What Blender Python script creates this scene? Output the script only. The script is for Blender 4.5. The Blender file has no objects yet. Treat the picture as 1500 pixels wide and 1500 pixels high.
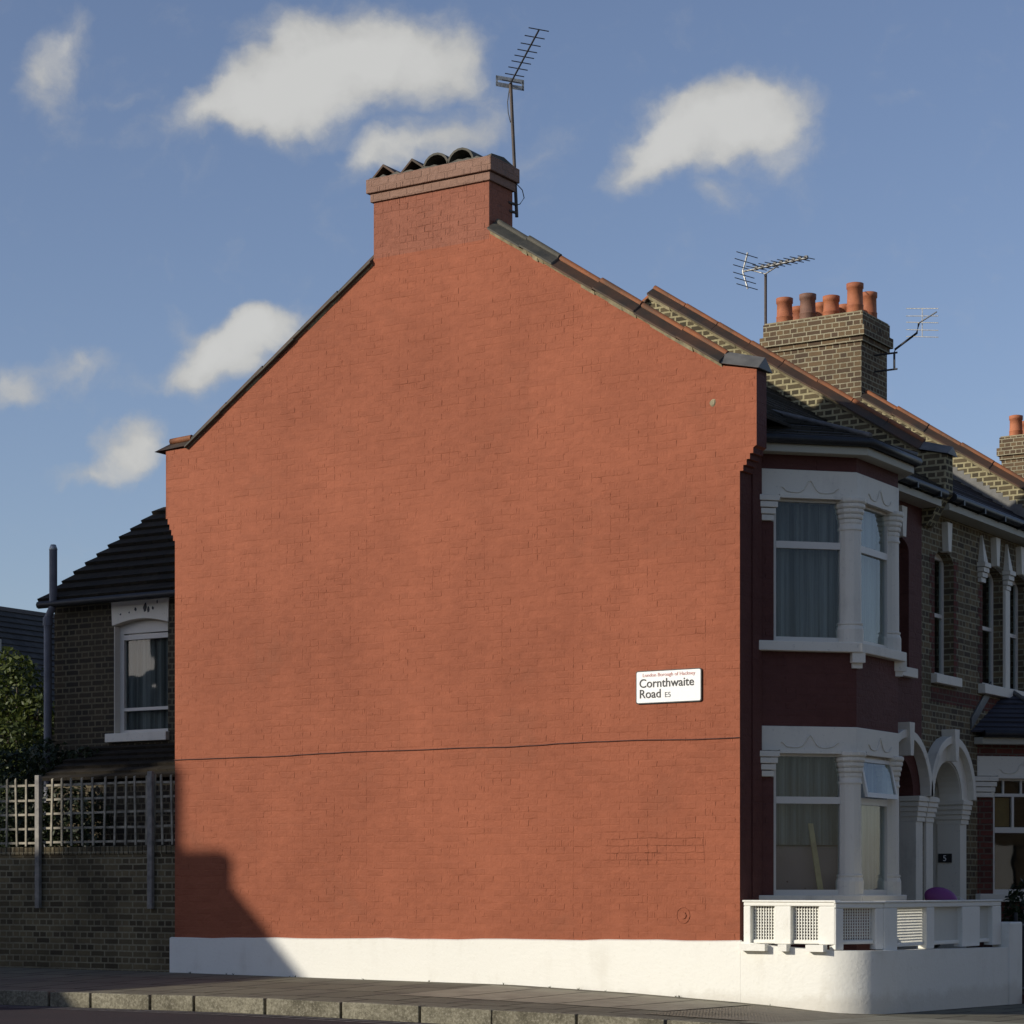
import bpy, math, random
from mathutils import Vector
R = math.radians
random.seed(7)
S = 0.8            # working unit -> metres

# ------------------------------------------------------------------ camera, sky, sun, exposure
scene = bpy.context.scene
col = scene.collection
CX, CY, CZ = 13.03, -26.38, 1.46          # camera (working units)
RX, RY = 0.8486, 0.5292                   # camera right vector in the ground plane
FX, FY = -0.5292, 0.8486                  # camera forward vector
F = 3367.0
cam = bpy.data.cameras.new('camera'); camo = bpy.data.objects.new('camera', cam); col.objects.link(camo)
camo.location = (CX*S, CY*S, CZ*S)
camo.rotation_euler = (R(90), 0, math.atan2(-FX, FY))
cam.sensor_width = 36; cam.lens = F/1500*36; cam.shift_y = 550/1500; cam.shift_x = 0
cam.clip_end = 3000
scene.camera = camo

TH, EL = R(34), R(20)                     # sun: angle off the gable normal, elevation
sundir = Vector((-math.sin(TH)*math.cos(EL), -math.cos(TH)*math.cos(EL), math.sin(EL)))
sl = bpy.data.lights.new('sun', 'SUN'); slo = bpy.data.objects.new('sun', sl); col.objects.link(slo)
slo.rotation_euler = sundir.to_track_quat('Z', 'Y').to_euler()
sl.energy = 3.95; sl.angle = R(0.5); sl.color = (1.0, 0.93, 0.80)

w = bpy.data.worlds.new('World'); scene.world = w; w.use_nodes = True
wt = w.node_tree; wn = wt.nodes; wl = wt.links; wn.clear()
def N(nodes, t, **kw):
    n = nodes.new(t)
    for k, v in kw.items():
        if k in n.bl_rna.properties: setattr(n, k, v)
        else: n.inputs[k].default_value = v
    return n
sky = N(wn, 'ShaderNodeTexSky'); sky.sky_type = 'NISHITA'; sky.sun_disc = False
sky.sun_elevation = EL; sky.sun_rotation = math.atan2(sundir.x, sundir.y)
sky.air_density = 1.0; sky.dust_density = 0.6; sky.ozone_density = 1.5; sky.altitude = 50
tc = N(wn, 'ShaderNodeTexCoord')
# direction -> flat chart of the north-western sky (fixed compass axes)
def dotn(vec):
    n = N(wn, 'ShaderNodeVectorMath', operation='DOT_PRODUCT'); n.inputs[1].default_value = vec
    wl.new(tc.outputs['Generated'], n.inputs[0]); return n.outputs['Value']
def wmath(op, a, b=None, c=None):
    n = N(wn, 'ShaderNodeMath', operation=op)
    for i, q in enumerate((a, b, c)):
        if q is None: continue
        if isinstance(q, (int, float)): n.inputs[i].default_value = q
        else: wl.new(q, n.inputs[i])
    return n.outputs[0]
df = wmath('MAXIMUM', dotn((FX, FY, 0)), 0.02)
cu = wmath('DIVIDE', dotn((RX, RY, 0)), df); cv = wmath('DIVIDE', dotn((0, 0, 1)), df)
comb = N(wn, 'ShaderNodeCombineXYZ'); wl.new(cu, comb.inputs[0]); wl.new(cv, comb.inputs[1])
nz = N(wn, 'ShaderNodeTexNoise'); nz.inputs['Scale'].default_value = 30; nz.inputs['Detail'].default_value = 6; nz.inputs['Roughness'].default_value = 0.52
wl.new(comb.outputs[0], nz.inputs['Vector'])
sub = N(wn, 'ShaderNodeVectorMath', operation='SUBTRACT'); sub.inputs[1].default_value = (0.5, 0.5, 0.5); wl.new(nz.outputs['Color'], sub.inputs[0])
scl = N(wn, 'ShaderNodeVectorMath', operation='SCALE'); scl.inputs['Scale'].default_value = 0.034; wl.new(sub.outputs[0], scl.inputs[0])
addv = N(wn, 'ShaderNodeVectorMath', operation='ADD'); wl.new(comb.outputs[0], addv.inputs[0]); wl.new(scl.outputs[0], addv.inputs[1])
blobs = [ # x, y, rx, ry, rotation, weight   (bearing chart of the clouds)
 (95,72,58,40,45,.46),(64,112,56,42,50,.52),(82,170,70,36,-30,.22),
 (560,75,150,78,6,.95),(455,95,135,90,24,.95),(390,135,125,58,18,.75),(300,170,120,36,14,.66),(640,92,105,60,-12,.55),(450,180,120,48,4,.46),(560,150,150,34,6,.22),
 (625,212,125,42,18,.75),(545,243,66,34,30,.55),(715,200,60,60,0,.20),
 (1070,170,128,66,20,.85),(1015,185,115,66,26,.72),(1140,180,80,74,-35,.62),(945,240,90,40,35,.66),(1050,278,85,36,-25,.36),(1130,240,80,50,-30,.22),
 (355,505,96,56,18,.95),(400,476,72,40,10,.75),(305,540,66,44,0,.72),(290,490,30,60,60,.3),
 (190,660,66,44,45,.75),(125,700,74,22,12,.55),(215,640,45,36,40,.35),
 (25,568,78,30,5,.50),(118,545,56,34,0,.45),(70,590,110,20,-10,.18),(800,225,100,32,25,.24),(225,558,90,22,15,.18),(1330,150,70,16,10,.16),(180,140,90,16,-5,.20),(1000,60,160,30,10,.05)]
acc = None
for (x, y, rx, ry, rot, wgt) in blobs:
    mp = N(wn, 'ShaderNodeMapping'); mp.vector_type = 'TEXTURE'
    mp.inputs['Location'].default_value = ((x-750)/F, (1300-y)/F, 0)
    mp.inputs['Rotation'].default_value = (0, 0, R(rot)); mp.inputs['Scale'].default_value = (rx*1.2/F, ry*1.2/F, 1)
    wl.new(addv.outputs[0], mp.inputs['Vector'])
    g = N(wn, 'ShaderNodeTexGradient'); g.gradient_type = 'SPHERICAL'; wl.new(mp.outputs[0], g.inputs[0])
    m = wmath('MULTIPLY', g.outputs['Fac'], wgt*1.5)
    acc = m if acc is None else wmath('SMOOTH_MAX', acc, m, 0.2) if False else wmath('ADD', acc, m)
nz2 = N(wn, 'ShaderNodeTexNoise'); nz2.inputs['Scale'].default_value = 46; nz2.inputs['Detail'].default_value = 10; nz2.inputs['Roughness'].default_value = 0.62
wl.new(addv.outputs[0], nz2.inputs['Vector'])
dens = wmath('ADD', acc, wmath('MULTIPLY', wmath('SUBTRACT', nz2.outputs['Fac'], 0.5), 1.1))
# only near the mapped clouds, plus thin general haze puffs elsewhere in the sky
front = wmath('GREATER_THAN', dotn((FX, FY, 0)), 0.05)
dens = wmath('MULTIPLY', dens, front)
alpha = N(wn, 'ShaderNodeMapRange'); alpha.interpolation_type = 'SMOOTHSTEP'
alpha.inputs['From Min'].default_value = 0.02; alpha.inputs['From Max'].default_value = 1.2; alpha.inputs['To Max'].default_value = 0.93
wl.new(dens, alpha.inputs['Value'])
ccol = N(wn, 'ShaderNodeMapRange'); ccol.interpolation_type = 'SMOOTHSTEP'
ccol.inputs['From Min'].default_value = 0.2; ccol.inputs['From Max'].default_value = 1.9; ccol.inputs['To Min'].default_value = 0.47; ccol.inputs['To Max'].default_value = 0.62
nz3 = N(wn, 'ShaderNodeTexNoise'); nz3.inputs['Scale'].default_value = 17; nz3.inputs['Detail'].default_value = 5; nz3.inputs['Roughness'].default_value = 0.55; wl.new(addv.outputs[0], nz3.inputs['Vector'])
wl.new(wmath('ADD', dens, wmath('MULTIPLY', wmath('SUBTRACT', nz3.outputs['Fac'], 0.5), 2.6)), ccol.inputs['Value'])
cmul = N(wn, 'ShaderNodeVectorMath', operation='SCALE'); cmul.inputs[0].default_value = (1.0, 0.995, 0.96); wl.new(ccol.outputs[0], cmul.inputs['Scale'])
hsv = N(wn, 'ShaderNodeHueSaturation'); hsv.inputs['Saturation'].default_value = 0.90; hsv.inputs['Value'].default_value = 1.0; wl.new(sky.outputs[0], hsv.inputs['Color'])
skys = N(wn, 'ShaderNodeVectorMath', operation='MULTIPLY'); skys.inputs[1].default_value = (1.16, 1.17, 1.36); wl.new(hsv.outputs[0], skys.inputs[0])
SKY = 0.085
csc = N(wn, 'ShaderNodeVectorMath', operation='SCALE'); csc.inputs['Scale'].default_value = 1/SKY; wl.new(cmul.outputs[0], csc.inputs[0])
mixw = N(wn, 'ShaderNodeMix', data_type='RGBA'); wl.new(alpha.outputs[0], mixw.inputs['Factor']); wl.new(skys.outputs[0], mixw.inputs['A']); wl.new(csc.outputs[0], mixw.inputs['B'])
bg = N(wn, 'ShaderNodeBackground'); bg.inputs['Strength'].default_value = SKY; wl.new(mixw.outputs['Result'], bg.inputs['Color'])
wo = N(wn, 'ShaderNodeOutputWorld'); wl.new(bg.outputs[0], wo.inputs[0])

scene.view_settings.view_transform = 'Standard'; scene.view_settings.look = 'None'
scene.view_settings.exposure = 0.0; scene.view_settings.gamma = 1.0

# ------------------------------------------------------------------ measuring helpers
def GX(px, yp=0.0):                    # x on the plane y=yp seen at image column px
    o = (px-750)/F
    r0 = (0-CX)*RX + (yp-CY)*RY; d0 = (0-CX)*FX + (yp-CY)*FY
    return (o*d0-r0)/(RX-o*FX)
def GY(px, xp=0.0):
    o = (px-750)/F
    r0 = (xp-CX)*RX + (0-CY)*RY; d0 = (xp-CX)*FX + (0-CY)*FY
    return (o*d0-r0)/(RY-o*FY)
def ZZ(py, x, y):
    return CZ + (1300-py)/F*((x-CX)*FX+(y-CY)*FY)
def PG(px, py, yp=0.0):
    x = GX(px, yp); return (x, ZZ(py, x, yp))
def PX(px, py, xp=0.0):
    y = GY(px, xp); return (y, ZZ(py, xp, y))
def lerp(a, b, t): return a+(b-a)*t
def interp(x, pts):
    if x <= pts[0][0]: return pts[0][1]
    for (a, b), (c, d) in zip(pts, pts[1:]):
        if x <= c: return b+(d-b)*(x-a)/(c-a)
    return pts[-1][1]

# ------------------------------------------------------------------ materials
def nt(name, rough=0.8, spec=0.3):
    m = bpy.data.materials.new(name); m.use_nodes = True
    t = m.node_tree; b = t.nodes['Principled BSDF']
    b.inputs['Roughness'].default_value = rough; b.inputs['Specular IOR Level'].default_value = spec
    return m, t, b
def uvn(t): return t.nodes.new('ShaderNodeTexCoord').outputs['UV']
def posn(t):
    return t.nodes.new('ShaderNodeNewGeometry').outputs['Position']
def mapping(t, src, scale=(1,1,1), loc=(0,0,0)):
    n = t.nodes.new('ShaderNodeMapping'); n.inputs['Scale'].default_value = scale; n.inputs['Location'].default_value = loc
    t.links.new(src, n.inputs[0]); return n.outputs[0]
def noise(t, src, scale, detail=4, rough=0.55, out='Fac', dist=0):
    n = t.nodes.new('ShaderNodeTexNoise'); n.inputs['Scale'].default_value = scale; n.inputs['Detail'].default_value = detail
    n.inputs['Roughness'].default_value = rough; n.inputs['Distortion'].default_value = dist
    t.links.new(src, n.inputs['Vector']); return n.outputs[out]
def rng(t, src, a, b, c=0.0, d=1.0, smooth=False):
    n = t.nodes.new('ShaderNodeMapRange')
    if smooth: n.interpolation_type = 'SMOOTHSTEP'
    n.inputs['From Min'].default_value = a; n.inputs['From Max'].default_value = b; n.inputs['To Min'].default_value = c; n.inputs['To Max'].default_value = d
    t.links.new(src, n.inputs['Value']); return n.outputs[0]
def mth(t, op, a, b):
    n = t.nodes.new('ShaderNodeMath'); n.operation = op
    for i, q in enumerate((a, b)):
        if isinstance(q, (int, float)): n.inputs[i].default_value = q
        else: t.links.new(q, n.inputs[i])
    return n.outputs[0]
def mix(t, f, a, b, mode='MIX'):
    n = t.nodes.new('ShaderNodeMix'); n.data_type = 'RGBA'; n.blend_type = mode
    for k, q in (('Factor', f), ('A', a), ('B', b)):
        if isinstance(q, (int, float)): n.inputs[k].default_value = q
        elif isinstance(q, tuple): n.inputs[k].default_value = (*q, 1)
        else: t.links.new(q, n.inputs[k])
    return n.outputs['Result']
def bump(t, b, h, strength=0.5, dist=0.01):
    n = t.nodes.new('ShaderNodeBump'); n.inputs['Strength'].default_value = strength; n.inputs['Distance'].default_value = dist
    t.links.new(h, n.inputs['Height']); t.links.new(n.outputs[0], b.inputs['Normal'])
def brick(t, vec, c1, c2, mort, bw=0.225, rh=0.075, ms=0.010, bias=0.0, off=0.5, smooth=0.1):
    n = t.nodes.new('ShaderNodeTexBrick'); n.offset = off; n.squash = 1.0
    n.inputs['Scale'].default_value = 1.0; n.inputs['Brick Width'].default_value = bw; n.inputs['Row Height'].default_value = rh
    n.inputs['Mortar Size'].default_value = ms; n.inputs['Mortar Smooth'].default_value = smooth; n.inputs['Bias'].default_value = bias
    n.inputs['Color1'].default_value = (*c1, 1); n.inputs['Color2'].default_value = (*c2, 1); n.inputs['Mortar'].default_value = (*mort, 1)
    t.links.new(vec, n.inputs['Vector']); return n
def warp(t, vec, amt, scale):
    c = noise(t, vec, scale, 2, out='Color')
    s = t.nodes.new('ShaderNodeVectorMath'); s.operation = 'SUBTRACT'; s.inputs[1].default_value = (.5,.5,.5); t.links.new(c, s.inputs[0])
    k = t.nodes.new('ShaderNodeVectorMath'); k.operation = 'SCALE'; k.inputs['Scale'].default_value = amt; t.links.new(s.outputs[0], k.inputs[0])
    a = t.nodes.new('ShaderNodeVectorMath'); a.operation = 'ADD'; t.links.new(vec, a.inputs[0]); t.links.new(k.outputs[0], a.inputs[1])
    return a.outputs[0]

def painted_brick(name, base, crisp=0.3, dirt=(0.10,0.045,0.03), dirtamt=0.35, bs=0.75, hz=0.22):
    m, t, b = nt(name, 0.75, 0.25)
    uv = uvn(t); wv = warp(t, uv, 0.03, 5.0)
    br = brick(t, wv, (0,0,0), (1,1,1), (.5,.5,.5), 0.1125, 0.075, 0.009, 0.0, smooth=0.6)
    br2 = brick(t, wv, (0,0,0), (1,1,1), (.5,.5,.5), 0.225, 0.075, 0.007, 0.0, smooth=0.7)
    # large soft mottling of the paint, vertical wash streaks, small blotches
    n1 = noise(t, uv, 0.55, 5, 0.62); n2 = noise(t, mapping(t, uv, (2.2, 0.22, 1)), 1.0, 5, 0.6); n3 = noise(t, mapping(t, uv, (1.0, 1.7, 1)), 6, 6, 0.68); n4 = noise(t, uv, 38, 4, 0.7)
    v = mth(t, 'ADD', mth(t, 'MULTIPLY', n1, .45), mth(t, 'ADD', mth(t, 'MULTIPLY', n2, .13), mth(t, 'ADD', mth(t, 'MULTIPLY', n3, .34), mth(t, 'MULTIPLY', n4, .08))))
    dk = tuple(c*0.74 for c in base); lt = (min(1, base[0]*1.14), base[1]*1.22, base[2]*1.28)
    c = mix(t, rng(t, v, .36, .64), dk, lt)
    tb_ = t.nodes.new('ShaderNodeRGBToBW'); t.links.new(br2.outputs['Color'], tb_.inputs[0])
    c = mix(t, mth(t, 'MULTIPLY', tb_.outputs[0], .16), c, tuple(q*.55 for q in base))
    dm = mth(t, 'MULTIPLY', rng(t, noise(t, uv, 0.9, 6, 0.7, dist=0.4), .55, .72, 0, 1, True), dirtamt)
    c = mix(t, dm, c, dirt)
    mask = rng(t, noise(t, uv, 2.3, 5, 0.7), .42, .62, 0.12, 1.0, True)
    mask2 = rng(t, noise(t, uv, 11, 2, 0.5), .46, .60, 0.0, 1.0, True)
    mk = mth(t, 'MULTIPLY', mask, mask2)
    sp = t.nodes.new('ShaderNodeSeparateXYZ'); t.links.new(wv, sp.inputs[0])
    fr_ = mth(t, 'FRACT', mth(t, 'DIVIDE', sp.outputs['Y'], .075), 0)
    dj = mth(t, 'ABSOLUTE', mth(t, 'SUBTRACT', fr_, .5), 0)                 # .5 on the bed joints
    bed = rng(t, dj, .36, .44, 0, 1, True)
    bedmask = rng(t, noise(t, mapping(t, uv, (1.0, 2.5, 1)), 2.1, 4, .7), .52, .66, hz, 1.0, True)
    br4 = brick(t, wv, (0,0,0), (1,1,1), (.5,.5,.5), 0.1125, 0.075, 0.008, 0.0, smooth=0.6, off=0.28)
    perp = mth(t, 'MAXIMUM', br2.outputs['Fac'], mth(t, 'MULTIPLY', br4.outputs['Fac'], rng(t, noise(t, uv, 6.5, 2), .52, .58)))
    orient = mth(t, 'ADD', mth(t, 'MULTIPLY', mth(t, 'SUBTRACT', 1.0, bed), 1.0), mth(t, 'MULTIPLY', bed, mth(t, 'MULTIPLY', bedmask, .5 if hz < .9 else 1.0)))
    crack = mth(t, 'MULTIPLY', mth(t, 'MULTIPLY', perp, mth(t, 'MAXIMUM', mk, crisp*.45)), orient)
    c = mix(t, mth(t, 'MULTIPLY', crack, .20), c, tuple(q*0.35 for q in base))
    t.links.new(c, b.inputs['Base Color'])
    # height: joints (patchy), uneven brick faces, brushed lumpy paint
    h = mth(t, 'MULTIPLY', crack, -1.15); h = mth(t, 'ADD', h, mth(t, 'MULTIPLY', mth(t, 'MULTIPLY', bed, rng(t, noise(t, uv, 3.3, 4, .6), .42, .64, .1, 1)), -.17))
    h = mth(t, 'ADD', h, mth(t, 'MULTIPLY', mth(t, 'MULTIPLY', br.outputs['Fac'], mth(t, 'MULTIPLY', mask2, mth(t, 'MULTIPLY', mask, orient))), -.5))
    rb = t.nodes.new('ShaderNodeRGBToBW'); t.links.new(br2.outputs['Color'], rb.inputs[0])
    h = mth(t, 'ADD', h, mth(t, 'MULTIPLY', rb.outputs[0], .42))
    h = mth(t, 'ADD', h, mth(t, 'MULTIPLY', n3, 1.1)); h = mth(t, 'ADD', h, mth(t, 'MULTIPLY', noise(t, uv, 22, 4, 0.6), .75))
    h = mth(t, 'ADD', h, mth(t, 'MULTIPLY', n4, .25))
    bump(t, b, h, bs, 0.012)
    return m

def stock_brick(name, c1, c2, mort, soot=(0.03,0.028,0.025), sootamt=0.5, bs=0.8, msz=0.010, bw=0.225, sq=.5):
    m, t, b = nt(name, 0.9, 0.15)
    uv = uvn(t); wv = warp(t, uv, 0.012, 6.0)
    br = brick(t, wv, c1, c2, mort, bw, 0.075, msz, -0.1, smooth=0.25); br.squash = sq; br.squash_frequency = 2
    br3 = brick(t, wv, (0,0,0), (1,1,1), (0,0,0), bw, 0.075, msz, -0.35, smooth=0.25); br3.squash = sq; br3.squash_frequency = 2
    rb = t.nodes.new('ShaderNodeRGBToBW'); t.links.new(mapping(t, br3.outputs['Color']), rb.inputs[0])
    c = mix(t, mth(t, 'MULTIPLY', rb.outputs[0], sootamt), br.outputs['Color'], soot)
    n1 = noise(t, uv, 1.2, 6, 0.65); n3 = noise(t, uv, 30, 4, 0.6)
    c = mix(t, rng(t, n1, .4, .7, 0, sootamt*.8), c, soot)
    c = mix(t, rng(t, n3, .3, .8, 0, .45), c, (0,0,0), 'MULTIPLY') if False else mix(t, rng(t, n3, .35, .75, 0, .35), c, tuple(q*.45 for q in c1))
    t.links.new(c, b.inputs['Base Color'])
    h = mth(t, 'ADD', mth(t, 'MULTIPLY', br.outputs['Fac'], -1.0), mth(t, 'MULTIPLY', n3, .4))
    bump(t, b, h, bs, 0.010)
    return m

def plaster(name, base, dirt=(0.30,0.28,0.22), amt=0.3, bs=0.25, rough=0.6):
    m, t, b = nt(name, rough, 0.3)
    p = posn(t)
    n1 = noise(t, p, 1.6, 6, 0.68); n2 = noise(t, mapping(t, p, (5, 5, .6)), 1.2, 5, 0.6); n3 = noise(t, p, 26, 4, 0.6)
    c = mix(t, rng(t, mth(t, 'ADD', mth(t, 'MULTIPLY', n1, .6), mth(t, 'MULTIPLY', n2, .4)), .5, .78, 0, amt, True), base, dirt)
    c = mix(t, rng(t, n3, .62, .78, 0, amt*.8), c, dirt)
    t.links.new(c, b.inputs['Base Color'])
    bump(t, b, mth(t, 'ADD', mth(t, 'MULTIPLY', n1, .8), mth(t, 'MULTIPLY', n3, .35)), bs, 0.02)
    return m

def mottled(name, a, bcol, scale=6, rough=0.7, spec=0.3, bs=0.3, metal=0, lo=.35, hi=.65, bd=0.006):
    m, t, b = nt(name, rough, spec)
    p = posn(t); n = noise(t, p, scale, 6, 0.65)
    t.links.new(mix(t, rng(t, n, lo, hi), a, bcol), b.inputs['Base Color'])
    b.inputs['Metallic'].default_value = metal
    bump(t, b, noise(t, p, scale*4, 4, 0.6), bs, bd)
    return m

def tiles(name, a, bcol, tw=0.2, rh=0.18, rough=0.75, bs=0.5):
    m, t, b = nt(name, rough, 0.12)
    uv = uvn(t)
    br = brick(t, uv, a, bcol, tuple(q*.35 for q in a), tw, rh, 0.006, 0, smooth=.2)
    n = noise(t, uv, 9, 5, 0.65)
    c = mix(t, rng(t, n, .45, .75, 0, .6), br.outputs['Color'], tuple(q*.5 for q in a))
    c = mix(t, rng(t, noise(t, uv, 16, 5, .7), .62, .72, 0, .35, True), c, (0.16,0.16,0.11))
    t.links.new(c, b.inputs['Base Color'])
    bump(t, b, mth(t, 'ADD', mth(t, 'MULTIPLY', br.outputs['Fac'], -1.0), mth(t, 'MULTIPLY', n, .6)), bs, 0.008)
    return m

def glassmat(name, tint=(0.85,0.9,0.9)):
    m = bpy.data.materials.new(name); m.use_nodes = True; t = m.node_tree; t.nodes.clear()
    tr = t.nodes.new('ShaderNodeBsdfTransparent'); tr.inputs[0].default_value = (*tint, 1)
    gl = t.nodes.new('ShaderNodeBsdfGlossy'); gl.inputs['Roughness'].default_value = 0.02
    fr = t.nodes.new('ShaderNodeFresnel'); fr.inputs['IOR'].default_value = 1.62
    k = t.nodes.new('ShaderNodeMath'); k.operation = 'MULTIPLY'; k.inputs[1].default_value = 1.05; t.links.new(fr.outputs[0], k.inputs[0])
    ge = t.nodes.new('ShaderNodeNewGeometry'); ib = t.nodes.new('ShaderNodeMath'); ib.operation = 'SUBTRACT'; ib.inputs[0].default_value = 1.0; t.links.new(ge.outputs['Backfacing'], ib.inputs[1])
    k2 = t.nodes.new('ShaderNodeMath'); k2.operation = 'MULTIPLY'; t.links.new(k.outputs[0], k2.inputs[0]); t.links.new(ib.outputs[0], k2.inputs[1])
    ns = t.nodes.new('ShaderNodeTexNoise'); ns.inputs['Scale'].default_value = 1.3; bp = t.nodes.new('ShaderNodeBump'); bp.inputs['Strength'].default_value = .1; bp.inputs['Distance'].default_value = .05
    t.links.new(t.nodes.new('ShaderNodeNewGeometry').outputs['Position'], ns.inputs['Vector']); t.links.new(ns.outputs['Fac'], bp.inputs['Height']); t.links.new(bp.outputs[0], gl.inputs['Normal'])
    mx = t.nodes.new('ShaderNodeMixShader'); t.links.new(k2.outputs[0], mx.inputs[0]); t.links.new(tr.outputs[0], mx.inputs[1]); t.links.new(gl.outputs[0], mx.inputs[2])
    o = t.nodes.new('ShaderNodeOutputMaterial'); t.links.new(mx.outputs[0], o.inputs[0])
    return m

def cloth(name, a, bcol):
    m, t, b = nt(name, 1.0, 0.05)
    n = noise(t, mapping(t, posn(t), (11, 11, .25)), 1.0, 4, .6)  # vertical streaks paint the light and dark of the folds into the colour
    t.links.new(mix(t, rng(t, n, .38, .62), a, bcol), b.inputs['Base Color'])
    return m
def leafmat(name, a, bcol):
    m, t, b = nt(name, 0.5, 0.4)
    oi = t.nodes.new('ShaderNodeNewGeometry'); n = noise(t, oi.outputs['Position'], 3.0, 3)
    c = mix(t, rng(t, oi.outputs['Random Per Island'], 0, 1), a, bcol)
    c = mix(t, rng(t, n, .4, .65, 0, .5), c, tuple(q*.6 for q in a))
    t.links.new(c, b.inputs['Base Color'])
    tl = t.nodes.new('ShaderNodeBsdfTranslucent'); t.links.new(c, tl.inputs[0])
    mx = t.nodes.new('ShaderNodeMixShader'); mx.inputs[0].default_value = .3
    t.links.new(b.outputs[0], mx.inputs[1]); t.links.new(tl.outputs[0], mx.inputs[2]); t.links.new(mx.outputs[0], t.nodes['Material Output'].inputs[0])
    return m

M = {}
M['gable'] = painted_brick('terracotta masonry paint', (0.318,0.0925,0.044), bs=.62, dirtamt=0.35, dirt=(0.215,0.076,0.040), hz=.28)
M['gable_crisp'] = painted_brick('terracotta masonry paint crisp', (0.318,0.0925,0.044), crisp=.8, dirtamt=0.1, hz=1.0)
M['front_shaded_red'] = painted_brick('shade-darkened terracotta masonry paint', (0.118,0.042,0.033), dirtamt=0.3)  # same paint as the gable, darkened in its colour for the shaded front
M['stack_red'] = painted_brick('weathered terracotta paint', (0.285,0.098,0.056), crisp=.7, dirt=(0.13,0.062,0.045), dirtamt=.85, bs=.9, hz=.35)
M['cap'] = painted_brick('flaking chimney cap paint', (0.27,0.15,0.105), crisp=1.0, dirt=(0.11,0.105,0.085), dirtamt=.95, bs=.9, hz=.6)
M['stock'] = stock_brick('yellow stock brick sooty', (0.21,0.155,0.085), (0.11,0.085,0.06), (0.34,0.31,0.21), sootamt=.55)
M['stock_chim'] = stock_brick('yellow stock brick chimney', (0.17,0.115,0.065), (0.10,0.065,0.045), (0.36,0.325,0.225), sootamt=.45, msz=.0095)
M['stock_upstand'] = stock_brick('stock brick upstand with pale pointing', (0.14,0.11,0.065), (0.07,0.06,0.04), (0.42,0.37,0.22), sootamt=.4, msz=.014)
M['wall_brick'] = stock_brick('garden wall brick', (0.175,0.138,0.076), (0.10,0.078,0.046), (0.27,0.235,0.155), soot=(.018,.015,.012), sootamt=.8, msz=.011)
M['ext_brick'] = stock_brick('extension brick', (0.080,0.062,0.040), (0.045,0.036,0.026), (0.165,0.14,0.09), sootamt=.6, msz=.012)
M['red_brick'] = stock_brick('red brick dressing', (0.17,0.055,0.04), (0.11,0.04,0.03), (0.15,0.12,0.09), sootamt=.4)
M['white'] = plaster('white masonry paint', (0.83,0.82,0.79), amt=.22)
M['plinth'] = plaster('white painted render', (0.80,0.785,0.715), dirt=(0.42,0.37,0.27), amt=.34, bs=.45)
M['stone'] = plaster('white painted stone', (0.74,0.69,0.585), dirt=(0.22,0.21,0.18), amt=.5, bs=.2)
M['frame'] = plaster('white window frame', (0.66,0.62,0.55), dirt=(.4,.38,.34), amt=.15, bs=.02, rough=.4)
M['cream'] = plaster('cream fascia board', (0.44,0.42,0.34), amt=.4, bs=.1)
M['terracotta'] = mottled('terracotta clay', (0.36,0.115,0.045), (0.24,0.07,0.03), 5)
M['tile_cope'] = mottled('weathered coping tile', (0.115,0.058,0.032), (0.05,0.04,0.030), 2.4, lo=.3, hi=.62)
M['roll'] = mottled('orange coping roll', (0.29,0.10,0.038), (0.13,0.065,0.036), 3.5)
M['cope_grey'] = mottled('painted grey coping', (0.055,0.055,0.046), (0.10,0.09,0.07), 7)
M['mortar'] = mottled('lime mortar fillet', (0.33,0.28,0.17), (0.17,0.145,0.09), 9, bs=.8)
M['pot'] = mottled('clay chimney pot', (0.42,0.15,0.07), (0.28,0.095,0.05), 4)
M['pot_dark'] = mottled('dark clay chimney pot', (0.22,0.11,0.075), (0.14,0.08,0.06), 4)
M['lead'] = mottled('lead flashing', (0.085,0.083,0.078), (0.15,0.145,0.135), 4, rough=.5)
M['slate'] = tiles('grey slate', (0.075,0.069,0.060), (0.052,0.048,0.042), .25, .2)
M['slate_new'] = mottled('new smooth slate', (0.058,0.058,0.072), (0.048,0.048,0.060), 3, rough=.6)
M['conc_tile'] = tiles('dark concrete tile', (0.040,0.033,0.024), (0.026,0.022,0.017), .30, .29, bs=.8, rough=.95)
M['gutter'] = mottled('black plastic gutter', (0.018,0.018,0.02), (0.03,0.03,0.03), 6, rough=.45)
M['pipe'] = mottled('grey plastic pipe', (0.17,0.17,0.19), (0.12,0.12,0.135), 3, rough=.5)
M['glass'] = glassmat('window glass')
M['net'] = cloth('grey net curtain', (0.27,0.255,0.235), (0.07,0.068,0.064))
M['curtain'] = cloth('pale curtain', (0.42,0.41,0.40), (0.22,0.22,0.23))
M['dark'] = mottled('dark interior', (0.05,0.045,0.04), (0.03,0.03,0.03), 2)
M['alu'] = mottled('weathered aluminium', (0.42,0.42,0.40), (0.26,0.26,0.25), 20, rough=.4, metal=.6)
M['rust'] = mottled('rusty steel mast', (0.10,0.075,0.06), (0.06,0.05,0.045), 8, rough=.6)
M['darkmetal'] = mottled('dark metal', (0.05,0.05,0.055), (0.03,0.03,0.035), 8, rough=.5)
M['cable'] = mottled('painted cable', (0.11,0.03,0.02), (0.06,0.02,0.015), 8, rough=.5)
M['wood'] = mottled('grey weathered wood', (0.36,0.325,0.25), (0.15,0.135,0.105), 7)
M['post'] = mottled('grey galvanised post', (0.27,0.25,0.22), (0.14,0.13,0.12), 9, rough=.5)
M['plank'] = mottled('pine plank', (0.55,0.40,0.20), (0.42,0.30,0.15), 9)
M['door'] = mottled('dark red door paint', (0.06,0.018,0.016), (0.04,0.014,0.012), 5, rough=.4)
M['balloon'] = mottled('magenta rubber', (0.23,0.055,0.20), (0.18,0.045,0.16), 2, rough=.5)
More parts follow.
